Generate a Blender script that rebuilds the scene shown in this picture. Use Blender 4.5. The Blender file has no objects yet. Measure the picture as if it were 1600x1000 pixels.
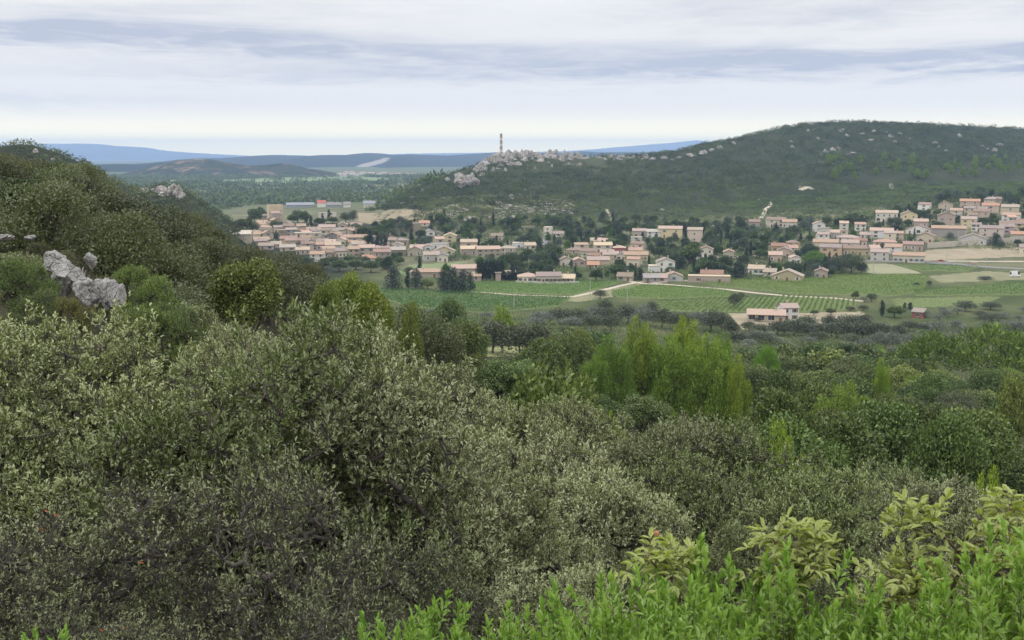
import bpy, math
import numpy as np

W0, F, YH = 1600.0, 1700.0, 243.0
ZC = 68.0
PITCH = math.atan((500 - YH) / F)
SP, CP = math.sin(PITCH), math.cos(PITCH)
scene = bpy.context.scene
col = scene.collection
R = np.random.default_rng(11)

# ------------------------------------------------------------------ meshes
class MB:
    """collects vertices and faces (quads or triangles), one mesh at the end"""
    def __init__(s):
        s.v, s.q, s.t, s.n = [], [], [], 0
        s.qm, s.tm = [], []
    def add(s, v, faces, m=0):
        v = np.asarray(v, float).reshape(-1, 3)
        f = np.asarray(faces, int)
        if len(f):
            if f.shape[1] == 4:
                s.q.append(f + s.n); s.qm.append(np.full(len(f), m))
            else:
                s.t.append(f + s.n); s.tm.append(np.full(len(f), m))
        s.v.append(v); s.n += len(v)
        return s
    def box(s, x0, x1, y0, y1, z0, z1, m=0):
        v = [(x, y, z) for z in (z0, z1) for y in (y0, y1) for x in (x0, x1)]
        return s.add(v, [(0, 2, 3, 1), (4, 5, 7, 6), (0, 1, 5, 4), (2, 6, 7, 3), (0, 4, 6, 2), (1, 3, 7, 5)], m)
    def segs(s, A, B, ra, rb, k=4, m=0):
        A, B = np.atleast_2d(A).astype(float), np.atleast_2d(B).astype(float)
        n = len(A)
        ra = np.broadcast_to(np.asarray(ra, float), (n,)); rb = np.broadcast_to(np.asarray(rb, float), (n,))
        D = unit(B - A)
        ref = np.where(np.abs(D[:, 2:3]) > .9, np.array([[1., 0, 0]]), np.array([[0., 0, 1]]))
        X = unit(np.cross(D, ref)); Y = np.cross(D, X)
        a = np.arange(k) * 2 * math.pi / k
        ring = np.cos(a)[None, :, None] * X[:, None, :] + np.sin(a)[None, :, None] * Y[:, None, :]
        v = np.concatenate([A[:, None, :] + ring * ra[:, None, None], B[:, None, :] + ring * rb[:, None, None]], 1)
        i = np.arange(k); j = (i + 1) % k
        q = np.stack([i, j, j + k, i + k], 1)
        f = (q[None] + (np.arange(n) * 2 * k)[:, None, None]).reshape(-1, 4)
        return s.add(v.reshape(-1, 3), f, m)
    def mesh(s, name, mats, smooth=False, attr=None):
        me = bpy.data.meshes.new(name)
        v = np.concatenate(s.v) if s.v else np.zeros((0, 3))
        q = np.concatenate(s.q) if s.q else np.zeros((0, 4), int)
        t = np.concatenate(s.t) if s.t else np.zeros((0, 3), int)
        mi = np.concatenate((s.qm + s.tm) or [np.zeros(0, int)])
        me.vertices.add(len(v)); me.vertices.foreach_set('co', v.astype(np.float32).ravel())
        loops = np.concatenate([q.ravel(), t.ravel()]).astype(np.int32)
        me.loops.add(len(loops)); me.loops.foreach_set('vertex_index', loops)
        tot = np.concatenate([np.full(len(q), 4), np.full(len(t), 3)]).astype(np.int32)
        st = np.concatenate([[0], np.cumsum(tot)[:-1]]).astype(np.int32) if len(tot) else tot
        me.polygons.add(len(tot)); me.polygons.foreach_set('loop_start', st)
        for m in mats: me.materials.append(m)
        if len(mats) > 1: me.polygons.foreach_set('material_index', mi.astype(np.int32))
        me.polygons.foreach_set('use_smooth', np.full(len(tot), smooth, bool))
        me.update(calc_edges=True)
        if attr is not None:
            ca = me.color_attributes.new('soil', 'FLOAT_COLOR', 'POINT')
            ca.data.foreach_set('color', np.concatenate([attr, np.ones((len(attr), 1))], 1).astype(np.float32).ravel())
        return me

def unit(a):
    a = np.asarray(a, float)
    return a / np.maximum(np.linalg.norm(a, axis=-1, keepdims=True), 1e-9)

def link(name, me, parent=None, loc=(0, 0, 0), rz=0, sc=None):
    o = bpy.data.objects.new(name, me); col.objects.link(o)
    o.location = loc; o.rotation_euler = (0, 0, rz)
    if sc is not None: o.scale = sc if hasattr(sc, '__len__') else (sc,) * 3
    if parent: o.parent = parent
    return o

def tag(o, label=None, cat=None, group=None, kind=None):
    if label: o['label'] = label
    if cat: o['category'] = cat
    if group: o['group'] = group
    if kind: o['kind'] = kind
    return o

def copy_tree(o, parent=None):
    c = o.copy(); col.objects.link(c); c.parent = parent
    for ch in o.children: copy_tree(ch, c)
    return c

# ------------------------------------------------------------------ noise, terrain
def vnoise(x, y, seed=0):
    x = np.asarray(x, float); y = np.asarray(y, float)
    xi, yi = np.floor(x), np.floor(y); fx, fy = x - xi, y - yi
    fx = fx * fx * (3 - 2 * fx); fy = fy * fy * (3 - 2 * fy)
    def h(a, b):
        s = np.sin(a * 127.1 + b * 311.7 + seed * 74.7) * 43758.5453
        return s - np.floor(s)
    return (h(xi, yi) * (1 - fx) + h(xi + 1, yi) * fx) * (1 - fy) + (h(xi, yi + 1) * (1 - fx) + h(xi + 1, yi + 1) * fx) * fy - .5

def fbm(x, y, seed=0, o=4):
    return sum(vnoise(x * 2 ** i, y * 2 ** i, seed + i) / 2 ** i for i in range(o))

def z_of(Y, py):
    yv = (500 - py) / F
    return ZC + Y * (-SP + yv * CP) / (CP + yv * SP)

def py_of(Y, z):
    k = (z - ZC) / Y          # = (-SP + v CP)/(CP + v SP)
    v = (k * CP + SP) / (CP - k * SP)
    return 500 - v * F

def x_of(px, py, Y):
    yv = (500 - py) / F
    return (px - 800) / F * Y / (CP + yv * SP)

def px_of(X, Y, z):
    v = (500 - py_of(Y, z)) / F
    return 800 + F * X / Y * (CP + v * SP)

YT = [3, 10, 20, 35, 50, 80, 120, 150, 230, 300, 400, 500, 590, 700, 800, 900, 1000, 1200, 1700, 20000]
BASE = {
 -400: [66, 65.5, 65, 66, 67, 69, 72, 72, 60, 45, 30, 20, 12, 8, 5, 2, 0, 0, 0, 0],
 0:    [65.3, 63.3, 62.4, 62.9, 63.6, 64.6, 65, 60, 45, 35, 20, 10, 5, 3, 2, 1, 0, 0, 0, 0],
 150:  [65.3, 62.9, 61.3, 62, 62.8, 63.6, 62.6, 57, 42, 32, 18, 9, 5, 3, 2, 1, 0, 0, 0, 0],
 300:  [65.3, 62.6, 60, 59, 59.3, 60, 57.5, 51, 36, 27, 15, 7, 3, 1, 2, 4, 4, 1, 0, 0],
 450:  [65.3, 62.5, 59, 55.6, 55, 55.5, 51, 46, 31, 22, 11, 5, 2, .5, 7.5, 14.5, 9, 2, 0, 0],
 600:  [65.3, 62.5, 58.5, 53.5, 51, 50, 45.5, 41, 29, 21, 9, 2.5, 1.5, 1.5, 6, 12.5, 14.5, 12, 2, 0],
 800:  [65.3, 62.5, 58, 52.3, 48.5, 44, 38.5, 34, 23.5, 16, 6.5, 1.5, 1.4, 3, 6, 13.5, 20, 18, 4, 0],
 1000: [65.3, 62.5, 58, 51.6, 47.5, 43, 37, 32, 18, 11.5, 5, 1.3, 1.5, 3.3, 6.8, 13, 20, 22, 6, 0],
 1200: [65.3, 62.5, 58, 51, 46, 41, 33.5, 28.5, 17.5, 9, 3, .6, 1.5, 4.8, 10, 17.5, 25, 32, 8, 0],
 1400: [65.3, 62.5, 58, 50.5, 45, 39.5, 32, 27, 16, 7, 1, .2, 1.2, 6, 14, 23, 31, 40, 10, 0],
 1600: [65.3, 62.5, 58, 50, 44, 38.5, 31, 26, 15.5, 7, .7, -.2, .7, 5, 18, 32, 38, 46, 10, 0],
 2100: [65.3, 62.5, 58, 50, 44, 37, 28, 20, 9, 4, .7, 0, 3, 12, 26, 38, 46, 54, 10, 0],
}
RIDGES = [  # (px, py, Y of the crest), front width, back width
 dict(p=[(585, 340, 1060), (612, 322, 1090), (640, 303, 1120), (680, 285, 1160), (735, 262, 1210), (785, 245, 1260), (850, 243, 1290), (900, 245, 1300),
         (1000, 245, 1320), (1060, 237, 1350), (1090, 228, 1370), (1150, 216, 1410), (1200, 203, 1440), (1250, 194, 1470), (1330, 190, 1500), (1450, 195, 1540),
         (1600, 202, 1600), (1900, 214, 1700), (2300, 240, 1800)], wf=.27, wb=420, pw=.85),
 dict(p=[(-500, 250, 520), (-150, 236, 520), (0, 231, 520), (45, 225, 520), (75, 231, 525), (100, 240, 530), (150, 262, 540), (185, 284, 560), (215, 297, 580), (240, 294, 590),
         (280, 291, 590), (300, 302, 600), (320, 318, 610), (345, 335, 620), (375, 352, 640), (400, 372, 650)], wf=.3, wb=200, pw=.8),
]
NU, NY = 420, 600
UG = np.linspace(-.75, .95, NU)
YG = np.exp(np.linspace(math.log(3), math.log(26700), NY))
def _build():
    pxs = np.array(sorted(BASE)); tab = np.array([np.interp(np.log(YG), np.log(YT), BASE[p]) for p in pxs])
    px = 800 + F * UG
    G = np.stack([np.interp(px, pxs, tab[:, j]) for j in range(NY)], 1)
    for it in range(5):
        G[1:-1] = (G[:-2] + 2 * G[1:-1] + G[2:]) / 4
        G[:, 1:-1] = (G[:, :-2] + 2 * G[:, 1:-1] + G[:, 2:]) / 4
    Yg = YG[None, :]; Xg = UG[:, None] * Yg
    for k, r in enumerate(RIDGES):
        P = np.array(r['p'], float)
        Y0 = np.interp(px, P[:, 0], P[:, 2])[:, None]
        zc = np.interp(px, P[:, 0], [z_of(a[2], a[1]) for a in P])[:, None]
        inside = ((px >= P[0, 0]) & (px <= P[-1, 0]))[:, None]
        wf = r['wf'] * Y0
        t = np.clip((Yg - (Y0 - wf)) / wf, 0, 1); s = t ** r['pw'] * (1 - .25 * np.sin(t * math.pi) ** 2)
        b = np.clip((Yg - Y0) / r['wb'], 0, 1); s = s * (1 - b * b * (3 - 2 * b))
        n = fbm(Xg / 70, Yg / 70, 5 + k, 4) * 7 * np.clip(t * 2, 0, 1) * np.clip((1 - t) * 5, .12, 1)
        z = G + (zc - G) * s + n * (s > 0) * inside
        G = np.where(inside & (z > G) & (s > 0), z, G)
    G += fbm(Xg / 9, Yg / 9, 3, 3) * .35 * np.clip(Yg / 20, .3, 1) * (Yg < 360)
    return G
GZ = _build()
def ground(X, Y):
    X = np.asarray(X, float); Y = np.maximum(np.asarray(Y, float), 3.0)
    u = np.clip((X / Y - UG[0]) / (UG[1] - UG[0]), 0, NU - 1.001)
    v = np.clip(np.log(Y / 3) / math.log(8900) * (NY - 1), 0, NY - 1.001)
    i, j = u.astype(int), v.astype(int); a, b = u - i, v - j
    return GZ[i, j] * (1 - a) * (1 - b) + GZ[i + 1, j] * a * (1 - b) + GZ[i, j + 1] * (1 - a) * b + GZ[i + 1, j + 1] * a * b
YS = np.exp(np.linspace(math.log(20), math.log(9000), 2600))
def at(px, py, ymin=300):
    """the point of the ground that the eye meets through a pixel of the photograph, searched from ymin outwards"""
    yv = (500 - py) / F
    Y = YS[YS > ymin]
    X = (px - 800) / F * Y / (CP + yv * SP); Z = z_of(Y, py)
    hit = np.nonzero(ground(X, Y) >= Z)[0]
    k = hit[0] if len(hit) else len(Y) - 1
    return float(X[k]), float(Y[k]), float(ground(X[k], Y[k]))

# ------------------------------------------------------------------ materials
MATS = {}
def nodes(name):
    m = bpy.data.materials.new(name); m.use_nodes = True
    nt = m.node_tree; bs = nt.nodes['Principled BSDF']
    return m, nt, bs
def mixc(nt, fac, a, b, mode='MIX'):
    n = nt.nodes.new('ShaderNodeMix'); n.data_type = 'RGBA'; n.blend_type = mode
    for s, v in ((n.inputs[0], fac), (n.inputs[6], a), (n.inputs[7], b)):
        if hasattr(v, 'is_linked') or hasattr(v, 'links'): nt.links.new(v, s)
        elif isinstance(v, (int, float)): s.default_value = v
        else: s.default_value = (*v[:3], 1)
    return n.outputs[2]
def noise(nt, scale, detail=3, rough=.55, vec=None, dist=0):
    n = nt.nodes.new('ShaderNodeTexNoise'); n.inputs['Scale'].default_value = scale
    n.inputs['Detail'].default_value = detail; n.inputs['Roughness'].default_value = rough; n.inputs['Distortion'].default_value = dist
    if vec is not None: nt.links.new(vec, n.inputs['Vector'])
    return n.outputs['Fac']
def pos(nt): return nt.nodes.new('ShaderNodeNewGeometry').outputs['Position']
def objc(nt): return nt.nodes.new('ShaderNodeTexCoord').outputs['Object']
def ramp(nt, fac, lo, hi):
    n = nt.nodes.new('ShaderNodeMapRange'); nt.links.new(fac, n.inputs[0])
    n.inputs[1].default_value = lo; n.inputs[2].default_value = hi
    return n.outputs[0]
def bump(nt, bs, h, dist, strength=.6):
    n = nt.nodes.new('ShaderNodeBump'); n.inputs['Strength'].default_value = strength; n.inputs['Distance'].default_value = dist
    nt.links.new(h, n.inputs['Height']); nt.links.new(n.outputs[0], bs.inputs['Normal'])
def mul(nt, a, b):
    return mixc(nt, 1.0, a, b, 'MULTIPLY')

def leaf_mat(name, a, b, back=None, rough=.45, spec=.5, trans=.25, tcol=None, patch=None):
    """leaf colour varies from a to b leaf by leaf; back: paler underside; the object's colour tints a whole plant"""
    m, nt, bs = nodes(name)
    g = nt.nodes.new('ShaderNodeNewGeometry')
    c = mixc(nt, g.outputs['Random Per Island'], a, b)
    if patch:
        c = mixc(nt, ramp(nt, noise(nt, patch[0], 3, .6, g.outputs['Position']), .38, .62), c, patch[1])
    if back: c = mixc(nt, g.outputs['Backfacing'], c, back)
    oi = nt.nodes.new('ShaderNodeObjectInfo')
    c = mul(nt, c, oi.outputs['Color'])
    nt.links.new(c, bs.inputs['Base Color'])
    bs.inputs['Roughness'].default_value = rough; bs.inputs['Specular IOR Level'].default_value = spec
    if trans:
        tr = nt.nodes.new('ShaderNodeBsdfTranslucent'); mx = nt.nodes.new('ShaderNodeMixShader')
        nt.links.new(mul(nt, c, tcol or (1.2, 1.25, .7)), tr.inputs['Color'])
        mx.inputs[0].default_value = trans
        nt.links.new(bs.outputs[0], mx.inputs[1]); nt.links.new(tr.outputs[0], mx.inputs[2])
        nt.links.new(mx.outputs[0], nt.nodes['Material Output'].inputs['Surface'])
    return m
def bark_mat(name, a, b):
    m, nt, bs = nodes(name)
    nt.links.new(mixc(nt, noise(nt, 9, 5, .7, objc(nt)), a, b), bs.inputs['Base Color'])
    bs.inputs['Roughness'].default_value = .9
    bump(nt, bs, noise(nt, 30, 4, .7, objc(nt)), .02)
    return m
def plain_mat(name, a, b=None, sc=.5, rough=.9, bmp=0, coord=None):
    m, nt, bs = nodes(name)
    v = (coord or pos)(nt)
    b = b or tuple(x * .75 for x in a)
    n = noise(nt, sc, 6, .65, v)
    nt.links.new(mixc(nt, ramp(nt, n, .3, .7), b, a), bs.inputs['Base Color'])
    bs.inputs['Roughness'].default_value = rough; bs.inputs['Specular IOR Level'].default_value = .2
    if bmp: bump(nt, bs, noise(nt, sc * 4, 5, .7, v), bmp)
    return m
def wall_mat(c):
    k = ('w', c)
    if k not in MATS:
        m, nt, bs = nodes('plaster')
        v = objc(nt)
        x = mixc(nt, ramp(nt, noise(nt, .5, 6, .7, v), .3, .75), tuple(.8 * i for i in c), c)
        x = mixc(nt, ramp(nt, noise(nt, 3.5, 4, .7, v), .55, .8), x, tuple(.72 * i for i in c))
        nt.links.new(x, bs.inputs['Base Color']); bs.inputs['Roughness'].default_value = .92
        bump(nt, bs, noise(nt, 8, 4, .7, v), .05)
        MATS[k] = m
    return MATS[k]
def roof_mat(c):
    k = ('r', c)
    if k not in MATS:
        m, nt, bs = nodes('roof_tile')
        v = objc(nt)
        x = mixc(nt, noise(nt, 1.1, 6, .75, v), tuple(.55 * i for i in c), tuple(min(1.25 * i, .8) for i in c))
        wv = nt.nodes.new('ShaderNodeTexWave'); wv.inputs['Scale'].default_value = 1.6; nt.links.new(v, wv.inputs['Vector'])
        wv.inputs['Distortion'].default_value = .6
        x = mixc(nt, ramp(nt, wv.outputs['Fac'], .0, .35), mul(nt, x, (.72, .7, .7)), x)
        nt.links.new(x, bs.inputs['Base Color']); bs.inputs['Roughness'].default_value = .9
        bump(nt, bs, wv.outputs['Fac'], .12)
        MATS[k] = m
    return MATS[k]
def rock_mat(name, light, dark, sc):
    m, nt, bs = nodes(name)
    v = objc(nt)
    n1 = noise(nt, sc, 8, .7, v, .4); n2 = noise(nt, sc * 5, 6, .75, v)
    x = mixc(nt, ramp(nt, n1, .35, .62), dark, light)
    x = mixc(nt, ramp(nt, n2, .52, .68), x, tuple(i * .5 for i in dark))
    vo = nt.nodes.new('ShaderNodeTexVoronoi'); vo.feature = 'DISTANCE_TO_EDGE'; vo.inputs['Scale'].default_value = sc * 1.6
    nt.links.new(v, vo.inputs['Vector'])
    x = mixc(nt, ramp(nt, vo.outputs['Distance'], 0, .05), tuple(i * .45 for i in dark), x)
    nt.links.new(x, bs.inputs['Base Color']); bs.inputs['Roughness'].default_value = .95
    bump(nt, bs, n2, .25 / sc, .9)
    return m
# ------------------------------------------------------------------ plant prototypes
def sph(rng, n, zmin=-.6):
    z = rng.uniform(zmin, 1, n); a = rng.uniform(0, 2 * math.pi, n); r = np.sqrt(1 - z * z)
    return np.stack([r * np.cos(a), r * np.sin(a), z], 1)
def leaves(mb, P, D, N, L, Wd, fold=False, m=0):
    n = len(P)
    L = np.broadcast_to(L, (n,))[:, None]; Wd = np.broadcast_to(Wd, (n,))[:, None]
    D = unit(D); S = unit(np.cross(D, N)); N = np.cross(S, D)
    if not fold:
        v = np.stack([P, P + .45 * L * D + .5 * Wd * S, P + L * D + .12 * L * N, P + .45 * L * D - .5 * Wd * S], 1)
        return mb.add(v, np.arange(4 * n).reshape(n, 4), m)
    up = .16 * Wd * N
    tip = P + L * D - .12 * L * N
    v = np.stack([P, P + .32 * L * D + .46 * Wd * S + up, P + .7 * L * D + .38 * Wd * S + up, tip,
                  P + .7 * L * D - .38 * Wd * S + up, P + .32 * L * D - .46 * Wd * S + up], 1)
    i = np.arange(n)[:, None] * 6
    return mb.add(v, np.concatenate([i + [[0, 3, 2, 1]], i + [[0, 5, 4, 3]]]), m)
def crown(rng, lobes, n, L, Wd, up=.3, spread=.22, inner=.18, mb=None, m=0, zmin=-.55):
    mb = mb or MB()
    C = np.array([l[0] for l in lobes], float); Rr = np.array([np.broadcast_to(l[1], 3) for l in lobes], float)
    w = (Rr[:, 0] * Rr[:, 2]); k = rng.choice(len(C), n, p=w / w.sum())
    d = sph(rng, n, zmin)
    rad = 1 + rng.normal(0, spread, n) * .5 - (rng.random(n) < inner) * rng.uniform(.2, .75, n)
    # lumps on each lobe, so that gaps and tufts show
    lump = fbm(d[:, 0] * 2.3 + k * 7, d[:, 1] * 2.3 + d[:, 2] * 1.7, 9, 2)
    rad *= 1 + .3 * lump
    keep = lump > -.33
    P = C[k] + Rr[k] * d * rad[:, None]
    Nn = unit(d + rng.normal(0, .45, (n, 3)))
    D = rng.normal(0, .6, (n, 3)) + d * .5; D[:, 2] += up
    s = rng.uniform(.6, 1.25, n)
    return leaves(mb, P[keep], D[keep], Nn[keep], (L * s)[keep], (Wd * s)[keep], m=m)
def limbs(rng, lobes, H, r, base=0.0, mb=None, m=0):
    """tapered trunk with a limb to every lobe"""
    mb = mb or MB()
    C = np.array([l[0] for l in lobes], float)
    top = np.array([0, 0, H * .5]); n = 5
    T = [np.array([rng.normal(0, .04) * H * .2, rng.normal(0, .04) * H * .2, z]) for z in np.linspace(-.5, H * .55, n)]
    for i in range(n - 1):
        mb.segs(T[i], T[i + 1], r * (1.15 - .17 * i), r * (1.15 - .17 * (i + 1)), 7, m)
    for c in C:
        a = T[int(rng.integers(1, n))]
        mid = (a + c) / 2 + rng.normal(0, .08, 3) * H * .3
        mb.segs(a, mid, r * .42, r * .3, 5, m); mb.segs(mid, c, r * .3, r * .08, 5, m)
    return mb

def lobes_round(rng, H, Rd, n, zc, fl=.8, r=(.32, .5)):
    out = []
    for d in sph(rng, n, -.45):
        q = rng.uniform(.5, .72)
        rr = rng.uniform(*r) * Rd
        out.append((np.array([d[0] * Rd * q, d[1] * Rd * q, zc + d[2] * (H - zc) * q]), np.array([rr, rr, rr * fl])))
    out.append((np.array([0, 0, zc]), np.array([Rd * .55, Rd * .55, (H - zc) * .6])))
    return out
def lobes_pine(rng, H, Rd, n):
    out = []
    for i in range(n):          # upright plumes, each pointed at its top
        a = i * 2.4 + rng.uniform(-.4, .4); q = math.sqrt((i + .3) / n) * .82
        top = H * (1 - .52 * q * q) * rng.uniform(.86, 1.0); ln = H * rng.uniform(.2, .34)
        for t in (0, .4, .75):
            w = Rd * rng.uniform(.19, .25) * (1 - .75 * t)
            out.append((np.array([q * Rd * (.9 + .1 * t) * math.cos(a), q * Rd * (.9 + .1 * t) * math.sin(a), top - ln * (1 - t)]), np.array([w, w, w * 1.25])))
    for i in range(13):         # lower boughs
        a = i * 2.4 + 1; q = rng.uniform(.45, .85); w = Rd * rng.uniform(.2, .28)
        out.append((np.array([q * Rd * math.cos(a), q * Rd * math.sin(a), H * rng.uniform(.16, .42)]), np.array([w, w, w * 1.1])))
    for z in (.25, .38, .5, .62): out.append((np.array([0, 0, H * z]), np.array([Rd * .5, Rd * .5, H * .12])))
    return out
def lobes_umbrella(rng, H, Rd, n):
    out = []
    for i in range(n):
        q = math.sqrt(rng.random()); a = rng.uniform(0, 6.283); w = Rd * rng.uniform(.24, .36)
        out.append((np.array([q * Rd * .72 * math.cos(a), q * Rd * .72 * math.sin(a), H * (.84 - .42 * q * q)]), np.array([w, w, w * .75])))
    return out
def lobes_spindle(rng, H, Rd, n, cone=False):
    out = []
    for i in range(n):
        t = (i + .5) / n; a = rng.uniform(0, 6.283)
        prof = (1 - t) ** .6 * .95 if cone else math.sin(min(1, t * 1.9 + .28) * 1.57) * (1 - t ** 3) ** .7
        w = Rd * (.3 + .45 * prof) * (1.0 if not cone else .75)
        q = Rd * prof * (.4 if not cone else .62)
        out.append((np.array([q * math.cos(a), q * math.sin(a), H * (.05 + .87 * t)]), np.array([w, w, H * .08 + w * .5])))
    return out

BARK = bark_mat('oak_bark', (.10, .085, .07), (.04, .034, .028))
PBARK = bark_mat('pine_bark', (.16, .12, .095), (.06, .045, .035))
LM = dict(
 near=leaf_mat('holm_leaf', (.09, .125, .046), (.265, .295, .13), (.36, .375, .225), .36, .55, .12, patch=(.45, (.165, .17, .085))),
 holm=leaf_mat('holm_crown', (.06, .072, .028), (.15, .158, .072), (.13, .135, .075), .45, .5, .2),
 oak=leaf_mat('oak_crown', (.055, .076, .02), (.21, .235, .08), None, .5, .4, .16),
 pine=leaf_mat('pine_needles', (.075, .12, .017), (.29, .38, .06), None, .5, .4, .18),
 cyp=leaf_mat('cypress_needles', (.026, .038, .024), (.052, .07, .045), None, .6, .3, .1),
 olive=leaf_mat('olive_leaf', (.085, .097, .065), (.165, .175, .13), (.2, .21, .17), .45, .5, .2),
 scrub=leaf_mat('scrub_leaf', (.04, .052, .026), (.085, .098, .052), None, .6, .3, .2, patch=(.045, (.15, .172, .075))),
 mastic=leaf_mat('mastic_leaf', (.10, .205, .028), (.27, .42, .075), (.23, .35, .08), .38, .5, .3),
 tereb=leaf_mat('terebinth_leaf', (.17, .22, .036), (.34, .39, .09), (.30, .34, .11), .45, .4, .35),
 vine=leaf_mat('vine_leaf', (.06, .10, .026), (.125, .175, .05), None, .55, .3, .25, patch=(.03, (.12, .15, .05))),
)
PROTO = {}
def proto(kind, lod, seed):
    key = (kind, lod, seed)
    if key in PROTO: return PROTO[key]
    rng = np.random.default_rng(hash((len(kind) * 7 + ord(kind[0]) * 31 + ord(kind[-1]), seed)) % 100000)
    mul_n = {'mid': 1, 'far': .16}[lod]; ls = {'mid': 1, 'far': 2.3}[lod]
    bark = BARK
    if kind == 'holm':
        H, Rd = 6, 3.2; lb = lobes_round(rng, H, Rd, 20, 2.9); n, L, Wd, up, mt, r = 15000, .19, .10, .35, LM['holm'], .2
    elif kind == 'oak':
        H, Rd = 7, 3.1; lb = lobes_round(rng, H, Rd, 22, 3.6, .9, (.22, .36)); n, L, Wd, up, mt, r = 19000, .23, .14, .15, LM['oak'], .2
    elif kind == 'broad':
        H, Rd = 8, 3.9; lb = lobes_round(rng, H, Rd, 22, 4.3, .9, (.21, .34)); n, L, Wd, up, mt, r = 22000, .25, .15, .2, LM['broad'], .22
    elif kind == 'pine':
        H, Rd = 12, 4.2; lb = lobes_pine(rng, H, Rd, 19); n, L, Wd, up, mt, r = 32000, .34, .08, .8, LM['pine'], .26; bark = PBARK
    elif kind == 'umbrella':
        H, Rd = 11, 5.5; lb = lobes_umbrella(rng, H, Rd, 34); n, L, Wd, up, mt, r = 17000, .34, .09, .9, LM['pine'], .28; bark = PBARK
    elif kind == 'cypress':
        H, Rd = 12, 1.2; lb = lobes_spindle(rng, H, Rd, 16); n, L, Wd, up, mt, r = 5500, .34, .14, 1.6, LM['cyp'], .15
    elif kind == 'conifer':
        H, Rd = 14, 4.4; lb = lobes_spindle(rng, H, Rd, 40, True); n, L, Wd, up, mt, r = 11000, .42, .17, .25, LM['cyp'], .25
    else:
        H, Rd = 4.2, 2.3; lb = lobes_round(rng, H, Rd, 13, 2.1, .85, (.3, .48)); n, L, Wd, up, mt, r = 8000, .17, .065, .3, LM['olive'], .16
    cr = crown(rng, lb, int(n * mul_n), L * ls, Wd * ls, up)
    tr = limbs(rng, lb if lod == 'mid' else lb[:4], H, r)
    if lod == 'far':            # one mesh: too small in the picture to show its parts
        q = MB(); q.v, q.q, q.n = list(cr.v), list(cr.q), cr.n; q.qm = list(cr.qm)
        for v, f in zip(tr.v, tr.q): pass
        off = q.n
        q.v += tr.v; q.q += [f + off for f in tr.q]; q.qm += [np.full(len(f), 1) for f in tr.q]; q.n += tr.n
        PROTO[key] = (H, Rd, q.mesh(kind + '_tree', [mt, bark]), None)
    else:
        PROTO[key] = (H, Rd, cr.mesh('crown', [mt]), tr.mesh('trunk', [bark], True))
    return PROTO[key]

LM['broad'] = leaf_mat('broadleaf_crown', (.042, .062, .016), (.16, .195, .056), None, .5, .4, .13)
NAMES = {'holm': ('holm_oak', 'tree'), 'oak': ('oak_tree', 'tree')}
KIND = dict(holm=('holm_oak', 'tree'), oak=('oak_tree', 'tree'), broad=('broadleaf_tree', 'tree'), pine=('pine_tree', 'tree'), umbrella=('umbrella_pine', 'tree'),
            cypress=('cypress_tree', 'tree'), conifer=('conifer_tree', 'tree'), olive=('olive_tree', 'tree'))
TREES = []      # dicts for the labels: o, kind, px, py, h (px), look
SD = [0]
def tree(kind, X, Y, h, w, tint=(1, 1, 1), lod=None, label=None, group=None, zbase=None, name=None):
    """a tree of height h and crown width w standing at X, Y"""
    lod = lod or ('mid' if Y < 230 else 'far')
    SD[0] += 1
    H, Rd, cm, tm = proto(kind, lod, SD[0] % (5 if lod == 'mid' else 4))
    z = float(ground(X, Y)) if zbase is None else zbase
    rz = float(R.uniform(0, 6.283)); sc = (w / 2 / Rd, w / 2 / Rd, h / H)
    nm = name or KIND[kind][0]
    t4 = (*[float(c) for c in tint], 1)
    if tm is None:
        o = link(nm, cm, None, (X, Y, z - .1), rz, sc); o.color = t4
    else:
        o = link(nm, None, None, (X, Y, z - .1), rz, sc)
        c = link('crown', cm, o); c.color = t4
        link('trunk', tm, o)
    tag(o, label, KIND[kind][1], group)
    TREES.append(dict(o=o, kind=kind, px=px_of(X, Y, z + h * .5), py=py_of(Y, z + h), pb=py_of(Y, z), Y=Y, h=h, w=w, tint=tint, label=label, vis=h / Y))
    return o
def tree_px(kind, px, ptop, wpx, Y, tint=(1, 1, 1), hmin=2.0, hmax=30, **k):
    """a tree seen at column px whose top reaches row ptop, at depth Y"""
    X = x_of(px, ptop, Y); zt = z_of(Y, ptop); h = min(max(zt - float(ground(X, Y)), hmin), hmax)
    return tree(kind, X, Y, h, max(wpx * Y / F, .3 * h if kind in ('pine', 'oak', 'holm') else 0), tint, **k)

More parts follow.
